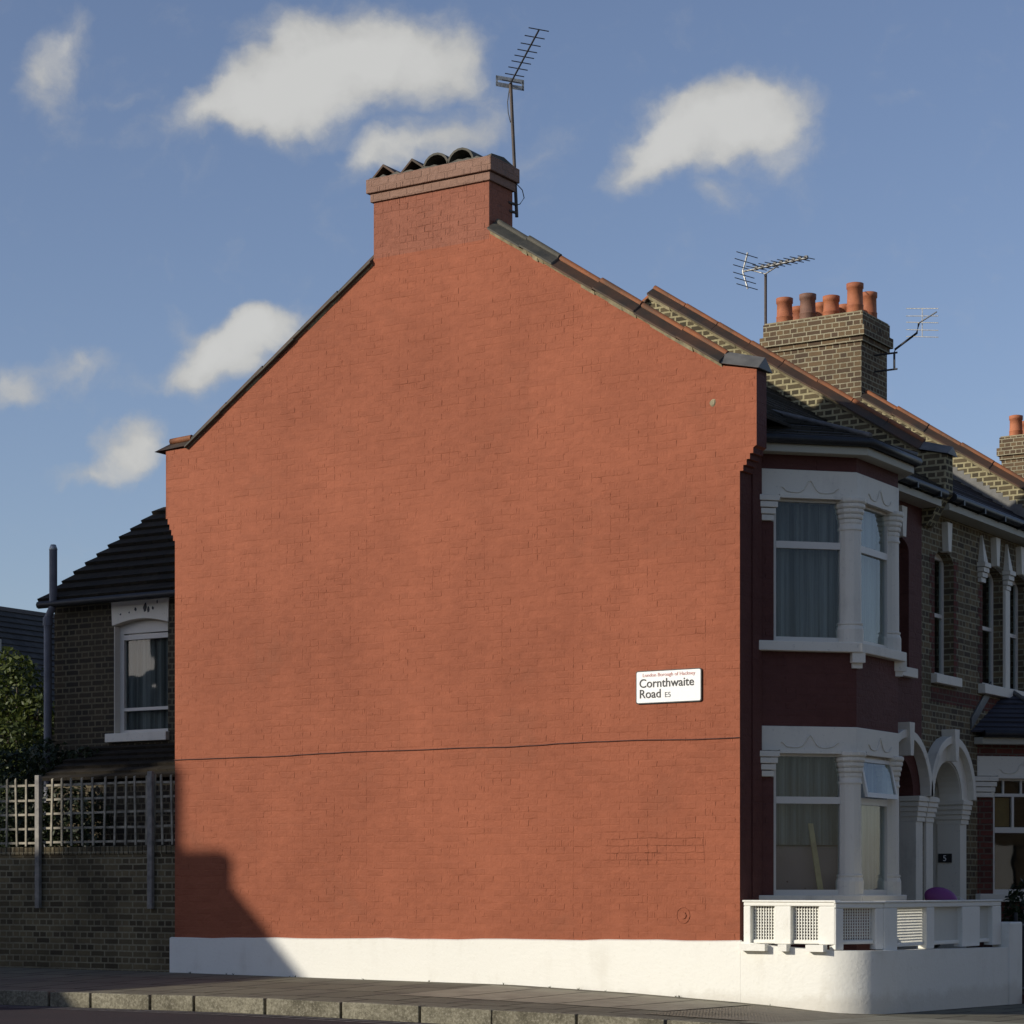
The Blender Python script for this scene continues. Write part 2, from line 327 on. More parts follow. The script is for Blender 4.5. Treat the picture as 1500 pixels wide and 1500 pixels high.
M['mesh'] = plaster('white lattice screen', (0.74,0.73,0.66), amt=.2, bs=.05)
M['bark'] = mottled('bark', (0.10,0.075,0.05), (0.05,0.04,0.03), 9, bs=1)
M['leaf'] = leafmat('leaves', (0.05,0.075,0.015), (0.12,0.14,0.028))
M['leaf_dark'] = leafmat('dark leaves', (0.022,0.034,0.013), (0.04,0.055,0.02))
M['sign_white'] = plaster('enamel white', (0.90,0.90,0.88), dirt=(.8,.8,.78), amt=.2, bs=0.0, rough=.3)
def foot_grime(m):
    t = m.node_tree; b = t.nodes['Principled BSDF']; src = b.inputs['Base Color'].links[0].from_socket; p = posn(t)
    sp = t.nodes.new('ShaderNodeSeparateXYZ'); t.links.new(p, sp.inputs[0])
    z = mth(t, 'ADD', sp.outputs['Z'], mth(t, 'MULTIPLY', mth(t, 'SUBTRACT', noise(t, p, 3.0, 6, .7), .5), .34))
    f = rng(t, z, .13, .0, 0, .26, True)
    c = mix(t, f, src, (0.34, 0.28, 0.19)); n = noise(t, p, 14, 6, .75)
    c = mix(t, rng(t, n, .68, .74, 0, .35, True), c, (0.45, 0.40, 0.32)); t.links.new(c, b.inputs['Base Color'])
foot_grime(M['plinth'])
M['black'] = mottled('black enamel', (0.02,0.02,0.02), (0.03,0.03,0.03), 5, rough=.4)
M['greytext'] = mottled('grey enamel', (0.18,0.18,0.17), (0.2,0.2,0.2), 5)
M['redtext'] = mottled('faded red enamel', (0.60,0.30,0.27), (0.65,0.36,0.32), 5)
M['poster'] = mottled('orange brown card', (0.30,0.17,0.05), (0.20,0.12,0.04), 4)
M['orange_brick'] = stock_brick('opposite brick', (0.19,0.135,0.08), (0.14,0.10,0.065), (0.24,0.21,0.17), sootamt=.4)
# asphalt
m, t, b = nt('asphalt', 0.9, 0.2); p = posn(t)
n1 = noise(t, p, 60, 3, .7); n2 = noise(t, p, 1.2, 5, .6)
c = mix(t, rng(t, n1, .3, .7), (0.026,0.022,0.024), (0.055,0.046,0.047)); c = mix(t, rng(t, n2, .4, .7, 0, .5), c, (0.06,0.042,0.042)); t.links.new(c, b.inputs['Base Color'])
bump(t, b, n1, .6, .01); M['asphalt'] = m
# paving slabs
m, t, b = nt('paving slabs', 0.9, 0.15); p = posn(t)
br = brick(t, mapping(t, warp(t, p, .02, 2)), (0.205,0.19,0.135), (0.165,0.152,0.108), (0.03,0.026,0.02), 0.6, 0.90, 0.022, 0, smooth=.3)
rb = t.nodes.new('ShaderNodeTexBrick')
n1 = noise(t, p, 45, 4, .7); n2 = noise(t, p, 1.4, 6, .65)
c = mix(t, rng(t, n2, .42, .66, 0, .6), br.outputs['Color'], (0.12,0.105,0.085)); c = mix(t, rng(t, n1, .4, .75, 0, .45), c, (0.09,0.085,0.07)); t.links.new(c, b.inputs['Base Color'])
bump(t, b, mth(t, 'ADD', mth(t, 'MULTIPLY', br.outputs['Fac'], -1.2), mth(t, 'MULTIPLY', n1, .5)), .7, .012); t.nodes.remove(rb); M['paving'] = m
m, t, b = nt('kerb granite', 0.85, 0.2); p = posn(t)
n1 = noise(t, p, 38, 5, .75); n2 = noise(t, p, 3.2, 6, .7)
c = mix(t, rng(t, n2, .38, .64), (0.255,0.235,0.17), (0.105,0.095,0.066)); c = mix(t, rng(t, n1, .52, .62, 0, .55), c, (0.36,0.33,0.26)); c = mix(t, rng(t, n1, .50, .34, 0, .6), c, (0.06,0.05,0.04)); t.links.new(c, b.inputs['Base Color'])
bump(t, b, n1, .8, .012); M['kerb'] = m
M['pale_slab'] = mottled('pale concrete slab', (0.30,0.28,0.205), (0.21,0.195,0.145), 3, bs=.5)
M['tactile'] = mottled('buff blister paving', (0.24,0.21,0.15), (0.17,0.15,0.11), 12, bs=1)
M['linepaint'] = mottled('worn line paint', (0.22,0.21,0.20), (0.10,0.095,0.09), 14, lo=.4, hi=.6)
M['soil'] = mottled('earth and rough ground', (0.06,0.055,0.035), (0.04,0.045,0.025), 2, bs=.8)
m, t, b = nt('pink dotted fabric', 1, 0.1); p = posn(t)
vo = t.nodes.new('ShaderNodeTexVoronoi'); vo.inputs['Scale'].default_value = 14; vo.inputs['Randomness'].default_value = .25; t.links.new(p, vo.inputs['Vector'])
sep = t.nodes.new('ShaderNodeSeparateXYZ'); t.links.new(p, sep.inputs[0])
msk = mth(t, 'MULTIPLY', mth(t, 'LESS_THAN', vo.outputs['Distance'], .22), mth(t, 'LESS_THAN', sep.outputs['Z'], 1.33))
t.links.new(mix(t, msk, (0.30,0.20,0.19), (0.11,0.04,0.04)), b.inputs['Base Color']); M['pink'] = m

# ------------------------------------------------------------------ mesh builder
def newell(vs):
    n = Vector((0,0,0))
    for i in range(len(vs)):
        a = vs[i]; c = vs[(i+1) % len(vs)]
        n.x += (a[1]-c[1])*(a[2]+c[2]); n.y += (a[2]-c[2])*(a[0]+c[0]); n.z += (a[0]-c[0])*(a[1]+c[1])
    return n.normalized() if n.length > 1e-12 else Vector((0,0,1))
OFF = {}
class MB:
    def __init__(s): s.v = []; s.f = []; s.smooth = set()
    def add(s, vs, fs, smooth=False):
        o = len(s.v); s.v += [tuple(q) for q in vs]
        for f in fs:
            if smooth: s.smooth.add(len(s.f))
            s.f.append(tuple(i+o for i in f))
    def box(s, x0, x1, y0, y1, z0, z1):
        x0, x1 = sorted((x0, x1)); y0, y1 = sorted((y0, y1)); z0, z1 = sorted((z0, z1))
        s.add([(x0,y0,z0),(x1,y0,z0),(x1,y1,z0),(x0,y1,z0),(x0,y0,z1),(x1,y0,z1),(x1,y1,z1),(x0,y1,z1)],
              [(0,3,2,1),(4,5,6,7),(0,1,5,4),(1,2,6,5),(2,3,7,6),(3,0,4,7)]); return s
    def prism(s, a, bb):           # two matching rings
        n = len(a)
        nrm = newell(a); d = Vector(bb[0])-Vector(a[0])
        if nrm.dot(d) > 0: a = a[::-1]; bb = bb[::-1]
        s.add(list(a)+list(bb), [tuple(range(n)), tuple(range(2*n-1, n-1, -1))]+[((i+1) % n, i, n+i, n+(i+1) % n) for i in range(n)]); return s
    def py(s, poly, y0, y1):       # polygon in x,z extruded in y
        return s.prism([(x,y0,z) for x, z in poly], [(x,y1,z) for x, z in poly])
    def pxx(s, poly, x0, x1):      # polygon in y,z extruded in x
        return s.prism([(x0,y,z) for y, z in poly], [(x1,y,z) for y, z in poly])
    def pz(s, poly, z0, z1):
        return s.prism([(x,y,z0) for x, y in poly], [(x,y,z1) for x, y in poly])
    def obox(s, P, Q, u0, u1, w0, w1, z0, z1, z0b=None, z1b=None):   # box in the frame of the line P->Q (w outward, to the right of P->Q)
        dx, dy = Q[0]-P[0], Q[1]-P[1]; L = math.hypot(dx, dy); dx /= L; dy /= L; nx, ny = dy, -dx
        def c(u, ww, z): return (P[0]+dx*u+nx*ww, P[1]+dy*u+ny*ww, z)
        z0b = z0 if z0b is None else z0b; z1b = z1 if z1b is None else z1b
        return s.prism([c(u0,w0,z0), c(u1,w0,z0b), c(u1,w0,z1b), c(u0,w0,z1)], [c(u0,w1,z0), c(u1,w1,z0b), c(u1,w1,z1b), c(u0,w1,z1)])
    def tube(s, pts, r, n=8, smooth=True, r2=None):
        pts = [Vector(p) for p in pts]; rings = []
        for i, p in enumerate(pts):
            d = (pts[min(i+1, len(pts)-1)]-pts[max(i-1, 0)]).normalized()
            up = Vector((0,0,1)) if abs(d.z) < .9 else Vector((1,0,0))
            a = d.cross(up).normalized(); bq = a.cross(d).normalized()
            rr = r if r2 is None else lerp(r, r2, i/(len(pts)-1))
            rings.append([p+(a*math.cos(2*math.pi*k/n)+bq*math.sin(2*math.pi*k/n))*rr for k in range(n)])
        vs = [q for rg in rings for q in rg]; fs = []
        for i in range(len(pts)-1):
            for k in range(n):
                fs.append((i*n+k, (i+1)*n+k, (i+1)*n+(k+1) % n, i*n+(k+1) % n))
        s.add(vs, fs, smooth); s.add(rings[0], [tuple(range(n))]); s.add(rings[-1], [tuple(range(n-1,-1,-1))]); return s
    def lathe(s, cx, cy, prof, n=16, smooth=True, close=True):
        vs = []; fs = []
        for r, z in prof:
            for k in range(n): a = 2*math.pi*k/n; vs.append((cx+r*math.cos(a), cy+r*math.sin(a), z))
        for i in range(len(prof)-1):
            for k in range(n): fs.append((i*n+k, i*n+(k+1) % n, (i+1)*n+(k+1) % n, (i+1)*n+k))
        s.add(vs, fs, smooth)
        if close: s.add(vs[:n], [tuple(range(n-1,-1,-1))]); s.add(vs[-n:], [tuple(range(n))])
        return s
    def build(s, name, mat, parent=None, base=None, bevel=0):
        vs = s.v
        if parent is not None: off = OFF[parent.name]
        else: off = Vector(base) if base else Vector((sum(v[0] for v in vs)/len(vs), sum(v[1] for v in vs)/len(vs), min(v[2] for v in vs)))
        me = bpy.data.meshes.new(name)
        me.from_pydata([((v[0]-off[0])*S, (v[1]-off[1])*S, (v[2]-off[2])*S) for v in vs], [], s.f)
        me.materials.append(M[mat] if isinstance(mat, str) else mat)
        uv = me.uv_layers.new(name='UVMap').data; li = 0
        for fi, f in enumerate(s.f):
            n = newell([vs[i] for i in f])
            if abs(n.z) > .93: t1 = Vector((1,0,0)); t2 = Vector((0,1,0))
            else:
                t1 = Vector((-n.y, n.x, 0)).normalized(); t2 = n.cross(t1)
            for i in f:
                p = Vector(vs[i])*S; uv[li].uv = (p.dot(t1)+50, p.dot(t2)+50); li += 1
        for i in s.smooth: me.polygons[i].use_smooth = True
        me.update()
        o = bpy.data.objects.new(name, me); col.objects.link(o)
        if parent is not None: o.parent = parent
        else: o.location = tuple(q*S for q in off)
        OFF[o.name] = off
        if bevel:
            bm_ = o.modifiers.new('bevel', 'BEVEL'); bm_.width = bevel*S; bm_.segments = 2; bm_.limit_method = 'ANGLE'; bm_.angle_limit = R(40)
        return o
def B(): return MB()
def tag(o, label=None, cat=None, group=None, kind=None):
    if label: o['label'] = label
    if cat: o['category'] = cat
    if group: o['group'] = group
    if kind: o['kind'] = kind
    return o
def thing(name, loc, label, cat, group=None):
    o = bpy.data.objects.new(name, None); col.objects.link(o); o.location = tuple(q*S for q in loc); o.empty_display_size = .3
    OFF[o.name] = Vector(loc); return tag(o, label, cat, group)
def lab(o, text): o['label'] = text; return o

# ------------------------------------------------------------------ ground
foot = [(-40,.30),(-9.3,.20),(-6.3,.172),(-3.4,.149),(-1.5,.08),(0,0),(.16,-.006),(1.34,-.10),(1.75,-.115),(6,-.2),(30,-.3)]
kerbz = [(-40,.13),(-9,.09),(-4.45,.097),(.37,.021),(3,-.05),(8,-.15),(30,-.3)]
def GZ(x, y):
    a = interp(x, foot); k = interp(x, kerbz)
    if y >= 0: return a-.016*min(y, 20)
    return lerp(a, k, min(1, -y/3.9))
def sheet(name, xs, ys, fz, mat):
    mb = B(); vs = [(x, y, fz(x, y)) for y in ys for x in xs]; nx = len(xs)
    mb.add(vs, [(j*nx+i, j*nx+i+1, (j+1)*nx+i+1, (j+1)*nx+i) for j in range(len(ys)-1) for i in range(nx-1)], True)
    return tag(mb.build(name, mat), kind='structure')
def fr(a, b, n): return [a+(b-a)*i/n for i in range(n+1)]
sheet('ground', [-600,-200,-60,60,200,600], [-600,-200,-60,60,200,600], lambda x, y: -1.1, 'soil')
KX = 2.3; KR = 2.4                                           # kerb corner
sheet('pavement', fr(-40, KX, 90), fr(-3.92, .30, 10), GZ, 'paving')
sheet('yard_ground', fr(-40, -9.2, 10), fr(.30, 20, 6), lambda x, y: .1, 'soil')
sheet('garden_ground', fr(-.3, 1.72, 4), fr(.30, 7, 6), lambda x, y: GZ(x, y)+.02, 'paving')
# side-street pavement with the rounded corner
mb = B(); arc = [(KX+KR*math.sin(R(a)), -3.92+KR-KR*math.cos(R(a))) for a in range(0, 91, 6)]
outer = [(KX, -3.92)]+arc[1:]+[(KX+KR, y) for y in fr(0, 30, 20)[0:]]
outer = [p for i, p in enumerate(outer) if i == 0 or p[1] > outer[i-1][1]-1e-6]
for (x0, y0), (x1, y1) in zip(outer, outer[1:]):
    if y1-y0 < 1e-6: continue
    L = lambda y: KX if y < .3 else 1.6
    n = 4; pts = []
    l0 = KX if y0 < .29 else 1.6; l1 = KX if y1 < .31 else 1.6
    l0 = l1 = min(l0, l1) if y0 >= .29 else KX
    r0 = [(lerp(l0, x0, k/n), y0) for k in range(n+1)]; r1 = [(lerp(l1, x1, k/n), y1) for k in range(n+1)]
    mb.add([(x, y, GZ(x, y)) for x, y in r0+r1], [(k, k+1, n+2+k, n+1+k) for k in range(n)], True)
mb.add([(1.6, .299, GZ(1.6,.3)), (KX, .299, GZ(KX,.3)), (KX, 1.6, GZ(KX,1.6)), (1.6, 1.6, GZ(1.6,1.6))], [(0,1,2,3)])
tag(mb.build('side_pavement', 'paving'), kind='structure')
def RZ(x, y): return interp(x, kerbz)-.185+ (0.02 if y < -8 else 0) - .016*max(0, min(y, 20))
sheet('road', fr(-60, 40, 60), fr(-14.5, -3.95, 8), lambda x, y: RZ(x, -4), 'asphalt')
sheet('side_road', fr(4.0, 11.5, 6), fr(-3.95, 40, 14), lambda x, y: interp(max(x, 4), kerbz)-.19-.016*max(0, min(y, 20)), 'asphalt')
# kerb: dressed stones with joints
mb = B(); x = -36.0; k = 0
def kstone(mb, P, Q, zt0, zt1):
    mb.obox(P, Q, random.uniform(.006,.022), math.hypot(Q[0]-P[0], Q[1]-P[1])-random.uniform(.008,.03), -.02, .16, zt0-.4, zt0, zt1-.4, zt1)
while x < KX-.05:
    L = random.choice([1.12, 1.0, 1.15, .8, .72, 1.13]); L = min(L, KX-x)
    z0 = GZ(x, -3.9)+.006+random.uniform(-.003, .005); z1 = GZ(x+L, -3.9)+.006+random.uniform(-.003, .005); j = random.uniform(-.006, .006)
    kstone(mb, (x, -3.93+j), (x+L, -3.93+j), z0, z1); x += L
for (a, bq) in zip(arc, arc[1:]): kstone(mb, a, bq, GZ(*a)+.004, GZ(*bq)+.004)
y = arc[-1][1]
while y < 24:
    kstone(mb, (KX+KR, y), (KX+KR, y+1.13), GZ(KX+KR, y)+.004, GZ(KX+KR, y+1.13)+.004); y += 1.14
tag(mb.build('kerb', 'kerb', bevel=.018), kind='structure')
# paler relaid slabs and the tactile panel by the corner
def patch(name, pts, mat, h=.005):
    m_ = B(); m_.add([(x, y, GZ(x, y)+h) for x, y in pts], [tuple(range(len(pts)))]); return tag(m_.build(name, mat), kind='structure')
mb = B()
for i in range(5):
    for j in range(3):
        x0 = 1.75+i*.79; y0 = -3.7+j*1.2
        if x0+.76 > KX+KR*.75 and y0 < -1.6: continue
        mb.add([(x, y, GZ(x, y)+.006) for x, y in ((x0,y0),(x0+.77,y0),(x0+.77,y0+1.17),(x0,y0+1.17))], [(0,1,2,3)])
tag(mb.build('pavement_relaid_slabs', 'pale_slab'), kind='structure')
mb = B()
for i in range(5):
    x0 = -3.5+i*.77
    mb.add([(x, y, GZ(x, y)+.006) for x, y in ((x0,-2.6),(x0+.74,-2.6),(x0+.74,-.35),(x0,-.35))], [(0,1,2,3)])
tag(mb.build('pavement_replaced_slabs', M['pale_slab']), kind='structure')
mb = B()
x0, x1, y0, y1 = .40, 2.1, -3.3, -.45
mb.add([(x, y, GZ(x, y)+.006) for x, y in ((x0,y0),(x1,y0),(x1,y1),(x0,y1))], [(0,1,2,3)])
yy = y0+.05
while yy < y1-.03:
    xx = x0+.05
    while xx < x1-.03:
        z = GZ(xx, yy)+.006; mb.add([(xx-.022,yy-.022,z),(xx+.022,yy-.022,z),(xx+.022,yy+.022,z),(xx-.022,yy+.022,z),(xx-.012,yy-.012,z+.004),(xx+.012,yy-.012,z+.004),(xx+.012,yy+.012,z+.004),(xx-.012,yy+.012,z+.004)], [(4,5,6,7),(0,1,5,4),(1,2,6,5),(2,3,7,6),(3,0,4,7)])
        xx += .083
    yy += .083
tag(mb.build('tactile_pavement', 'tactile'), kind='structure')
mb = B()
for (a, yy) in ((0, -4.32), (1, -4.55)):
    vs = []
    for x in fr(-30, 1.5, 30): vs += [(x, yy-.04, RZ(x, -4)+.004), (x, yy+.04, RZ(x, -4)+.004)]
    mb.add(vs, [(2*i, 2*i+2, 2*i+3, 2*i+1) for i in range(30)])
tag(mb.build('road_edge_lines', 'linepaint'), kind='structure')

# ------------------------------------------------------------------ shared architecture pieces
TW = .29                                   # party wall thickness
def zf(x): return 8.13-.638*(x+.223)       # wall top, front rake
def zr(x): return 8.02+.666*(x+9.12)       # wall top, rear rake
XR = -4.75; ZRDG = 11.0                    # ridge
def coping(parent, y, xs, zfun, name, mat_t='tile_cope', roll='roll', wd=.30, n=None, step=.62, lift=.0):
    """saddle-back coping tiles with a roll along the rake; y = wall centre line"""
    x0, x1 = xs; tl = B(); rl = B(); mt = B()
    L = abs(x1-x0); n = n or max(1, int(round(L/step)))
    for i in range(n):
        a = lerp(x0, x1, i/n); b_ = lerp(x0, x1, (i+1)/n-.012/ (L/n) if False else (i+1)/n)
        za, zb = zfun(a)+lift, zfun(b_)+lift
        j = random.uniform(-.008, .010); dl = .012 if i % 2 else 0
        def sec(x, z):
            q = z+j+dl
            return [(x, y-wd, q+.0), (x, y-wd, q+.028), (x, y-.03, q+.15), (x, y+.03, q+.15), (x, y+wd, q+.028), (x, y+wd, q+.0)]
        s1 = sec(a, za); s2 = sec(b_, zb)
        tl.prism(s1, s2)
        g = .015*(1 if b_ > a else -1)
        rl.tube([(a+g, y, za+.158+j+dl), (b_-g*.2, y, zb+.158+j+dl)], .046, 10)
    # mortar bed
    m_ = 12
    for i in range(m_):
        a, b_ = lerp(x0, x1, i/m_), lerp(x0, x1, (i+1)/m_)
        r1 = random.uniform(.0, .02); za, zb = zfun(a)+lift, zfun(b_)+lift
        mt.prism([(a, y-wd+.09-r1, za-.03-r1), (a, y-wd+.05, za+.02), (a, y+wd-.05, za+.02), (a, y+wd-.09, za-.03)],
                 [(b_, y-wd+.09-r1, zb-.03-r1), (b_, y-wd+.05, zb+.02), (b_, y+wd-.05, zb+.02), (b_, y+wd-.09, zb-.03)])
    o = tl.build(name, mat_t, parent, bevel=.006)
    rl.build('roll', roll, o); mt.build('mortar_bed', 'mortar', o)
    return o
def courses(mb, A, Bq, C, D, n, th=.035, over=.035):
    """lapped roof courses: A,B eave ends, C,D top ends (A->C, B->D)"""
    A, Bq, C, D = map(Vector, (A, Bq, C, D))
    nn = (Bq-A).cross(C-A) if (C-A).length > 1e-6 else (Bq-A).cross(D-A); nn.normalize()
    if nn.z < 0: nn = -nn
    for i in range(n):
        t0 = max(0, i/n-.0); t1 = min(1, (i+1)/n+.25/n)
        a, b_ = A.lerp(C, t0), Bq.lerp(D, t0); c, d = A.lerp(C, t1), Bq.lerp(D, t1)
        lo = nn*(over+random.uniform(-.008,.008))
        mb.prism([a+lo-nn*th, b_+lo-nn*th, b_+lo, a+lo], [c-nn*.012, d-nn*.012, d+nn*.002, c+nn*.002])
def small_window(parent, y0, y1, z0, z1, xf, sash=True, name='window'):
    """sash window in a wall facing +X, frame front at x=xf"""
    f = B(); w_ = .055
    f.box(xf-.06, xf, y0, y0+w_, z0, z1).box(xf-.06, xf, y1-w_, y1, z0, z1).box(xf-.06, xf, y0+w_, y1-w_, z0, z0+.07).box(xf-.06, xf, y0+w_, y1-w_, z1-.10, z1)
    zm = z0+(z1-z0)*.5
    f.box(xf-.045, xf-.008, y0+w_, y1-w_, zm-.03, zm+.03)
    o = f.build(name, 'frame', parent)
    B().box(xf-.035, xf-.028, y0+w_-.005, y1-w_+.005, z0+.06, z1-.09).build('pane', 'glass', o)
    return o
def wavy(P, Q, z0, z1, w_=-.2, amp=.03, waves=9, seg=90):
    """hanging cloth behind the line P->Q"""
    dx, dy = Q[0]-P[0], Q[1]-P[1]; L = math.hypot(dx, dy); dx /= L; dy /= L; nx, ny = dy, -dx
    mb = B(); vs = []; ph = random.random()*6
    for i in range(seg+1):
        u = L*i/seg; a = w_+amp*math.sin(ph+u/L*waves*6.283+.8*math.sin(u*5))+amp*.4*math.sin(u*31+ph)
        for z in (z0, z1): vs.append((P[0]+dx*u+nx*a, P[1]+dy*u+ny*a, z))
    vs2 = [(x-nx*.006, y-ny*.006, z) for x, y, z in vs]; n = len(vs)
    mb.add(vs+vs2, [(2*i, 2*i+2, 2*i+3, 2*i+1) for i in range(seg)]+[(n+2*i, n+2*i+1, n+2*i+3, n+2*i+2) for i in range(seg)], True)
    return mb
def capital(mb, cx, cy, z0, z1, r, n=8, rot=0):
    """stepped capital, wider towards the top"""
    k = 5
    for i in range(k):
        za, zb = lerp(z0, z1, i/k), lerp(z0, z1, (i+1)/k)-.012; rr = r*(1.02+.38*(i/(k-1)))
        mb.lathe(cx, cy, [(rr*.94, za), (rr, za+.02), (rr, zb), (rr*.92, zb+.012)], 12, False)
    return mb
def offset_poly(pts, d):
    """open polyline, outward = right of travel"""
    out = []
    for i, p in enumerate(pts):
        ns = []
        for a, b_ in ((i-1, i), (i, i+1)):
            if a < 0 or b_ >= len(pts): continue
            dx, dy = pts[b_][0]-pts[a][0], pts[b_][1]-pts[a][1]; L = math.hypot(dx, dy); ns.append((dy/L, -dx/L))
        if len(ns) == 1: nx, ny = ns[0]; k = 1
        else:
            nx, ny = ns[0][0]+ns[1][0], ns[0][1]+ns[1][1]; L = math.hypot(nx, ny); nx /= L; ny /= L; k = 1/(nx*ns[0][0]+ny*ns[0][1])
        out.append((p[0]+nx*d*k, p[1]+ny*d*k))
    return out

WX = -.08                                  # main front wall face
def bay(house, y0, floors, apron_mat, ztop, zroof, roofmat, d=.92, w_=1.41, trans=(2.6, 5.93), extended_roof=True, curtains=True):
    P = [(WX, y0-.05+.0), (d, y0-.05+d-WX), (d, y0-.05+d-WX+w_), (WX, y0-.05+2*(d-WX)+w_)]
    def ring(mb, dd, z0, z1):
        q = offset_poly(P, dd); q = [(WX-.2, q[0][1])]+[(max(WX-.2, x), y) for x, y in q]+[(WX-.2, q[-1][1])]
        mb.pz(q, z0, z1)
    zprev = -.3
    for fi, (zs, zh, zt) in enumerate(floors):
        body = B(); ring(body, 0, zprev, zs-.13); zprev = zt; body.build('bay_wall', apron_mat, house)
    body = B(); ring(body, 0, zprev, ztop); body.build('bay_wall', apron_mat, house)
    for fi, (zs, zh, zt) in enumerate(floors):
        sl_ = B(); ring(sl_, .11, zs-.13, zs); s_o = sl_.build('bay_sill', 'stone', house, bevel=.012)
        if fi == 1:
            for k in (1, 2):
                br_ = B()
                br_.obox(P[k], (P[k][0]+.7, P[k][1]-.7) if k == 1 else (P[k][0]+.7, P[k][1]+.7), -.10, .09, -.09, .09, zs-.26, zs-.13)
                br_.obox(P[k], (P[k][0]+.7, P[k][1]-.7) if k == 1 else (P[k][0]+.7, P[k][1]+.7), -.10, .04, -.07, .07, zs-.33, zs-.26)
                br_.build('bracket', 'stone', s_o)
        hd = B(); ring(hd, .012, zh, zt)
        ho = hd.build('bay_head', 'stone', house, bevel=.01)
        # raised ogee line above each light
        for (a, b_) in ((P[0], P[1]), (P[1], P[2])):
            L = math.hypot(b_[0]-a[0], b_[1]-a[1]); dx, dy = (b_[0]-a[0])/L, (b_[1]-a[1])/L; nx, ny = dy, -dx
            u0, u1 = L*.26, L*.82; pts = []
            for i in range(25):
                t_ = i/24; s_ = abs(t_-.5)*2; zz = zh+.08+.13*math.exp(-(s_/.13)**2*.5)-.035*math.sin(s_*math.pi)+(.03 if s_ > .9 else 0)
                u = lerp(u0, u1, t_); pts.append((a[0]+dx*u+nx*.016, a[1]+dy*u+ny*.016, zz))
            m_ = B(); m_.tube(pts, .011, 5); m_.build('ogee_moulding', 'stone', ho)
        for (a, b_, f0, f1) in ((P[0], P[1], .24, .84), (P[1], P[2], .17, .80)):
            L = math.hypot(b_[0]-a[0], b_[1]-a[1]); hoods = B(); hoods.obox(a, b_, L*f0, L*f1, -.02, .05, zh-.035, zh+.012); hoods.build('drip_hood', 'stone', ho)
        # corner columns and the corbel at the party wall
        for k, (c_, rr) in enumerate(((P[1], .155), (P[2], .155))):
            ix = c_[0]-.11; iy = c_[1]+(.03 if k == 0 else -.10)
            cb = B(); cb.lathe(ix, iy, [(rr*1.18, zs), (rr*1.18, zs+.18), (rr*1.06, zs+.235), (rr*1.12, zs+.245), (rr*1.12, zs+.265), (rr, zs+.275), (rr*.97, zh-.42)], 16, False)
            cb.lathe(ix, iy, [(rr*1.05, zh-.42), (rr*1.08, zh-.40), (rr, zh-.38), (rr*1.0, zh-.34)], 16)
            co = cb.build('column', 'stone', house)
            cc = B(); capital(cc, ix, iy, zh-.34, zh, rr*1.02); cc.build('capital', 'stone', co)
        cb = B()
        for i in range(4): cb.obox(P[0], P[1], -.06-.018*i, .26+.022*i, -.03, .05+.014*i, zh-.34+.085*i, zh-.34+.085*(i+1)-.01)
        cb.build('corbel_capital', 'stone', house, bevel=.008)
        # short wall pier beside the party wall, windows
        pr = B(); L1 = math.hypot(P[1][0]-P[0][0], P[1][1]-P[0][1]); pr.obox(P[0], P[1], 0, .27, -.16, 0, zs, zh-.345); pr.obox(P[0], P[1], 0, .24, -.16, -.01, zh-.345, zh)
        pr.build('bay_pier', apron_mat, house); pr = B(); pr.obox(P[2], P[3], L1-.27, L1, -.16, 0, zs, zh)
        pr.build('bay_pier', apron_mat, house)
        for pi, (a, b_) in enumerate(((P[0], P[1]), (P[1], P[2]), (P[2], P[3]))):
            L = math.hypot(b_[0]-a[0], b_[1]-a[1])
            u0, u1 = ((.27, L-.16), (.14, L-.22), (.12, L-.27))[pi]
            zt_ = trans[min(fi, 1)]; f = B(); g = .05; wf = -.05
            f.obox(a, b_, u0, u0+g, wf-.07, wf, zs, zh); f.obox(a, b_, u1-g, u1, wf-.07, wf, zs, zh)
            f.obox(a, b_, u0+g, u1-g, wf-.07, wf, zs, zs+.07); f.obox(a, b_, u0+g, u1-g, wf-.07, wf, zh-.07, zh); f.obox(a, b_, u0+g, u1-g, wf-.07, wf+.008, zt_-.045, zt_+.045)
            f.obox(a, b_, u1, u1+.12, wf-.09, wf-.012, zs, zh)
            wo_ = f.build('window_frame', 'frame', house)
            pn = B(); pn.obox(a, b_, u0+g-.004, u1-g+.004, wf-.04, wf-.034, zs+.065, zt_-.04); 
            if fi == 0 and pi == 1 and extended_roof:
                # top light hung open, tilted outwards
                dx, dy = (b_[0]-a[0])/L, (b_[1]-a[1])/L; nx, ny = dy, -dx
                def q(u, w2, z): return (a[0]+dx*u+nx*w2, a[1]+dy*u+ny*w2, z)
                za, zb_ = zt_+.05, zh-.07; sw = .11
                lf = B()
                def bar(ua, ub, ta, tb):
                    def pt(u, t_, o): return q(u, wf+o+sw*(1-t_), lerp(za, zb_, t_))
                    lf.prism([pt(ua,ta,0), pt(ub,ta,0), pt(ub,tb,0), pt(ua,tb,0)], [pt(ua,ta,.04), pt(ub,ta,.04), pt(ub,tb,.04), pt(ua,tb,.04)])
                bar(u0, u1, 0, .12); bar(u0, u1, .9, 1); bar(u0, u0+g, .12, .9); bar(u1-g, u1, .12, .9)
                lo_ = lf.build('open_top_light', 'frame', wo_)
                gp = B(); gp.prism([q(u0+g, wf+sw*.9+.015, lerp(za,zb_,.1)), q(u1-g, wf+sw*.9+.015, lerp(za,zb_,.1)), q(u1-g, wf+sw*.1+.015, lerp(za,zb_,.92)), q(u0+g, wf+sw*.1+.015, lerp(za,zb_,.92))],
                         [q(u0+g, wf+sw*.9+.021, lerp(za,zb_,.1)), q(u1-g, wf+sw*.9+.021, lerp(za,zb_,.1)), q(u1-g, wf+sw*.1+.021, lerp(za,zb_,.92)), q(u0+g, wf+sw*.1+.021, lerp(za,zb_,.92))])
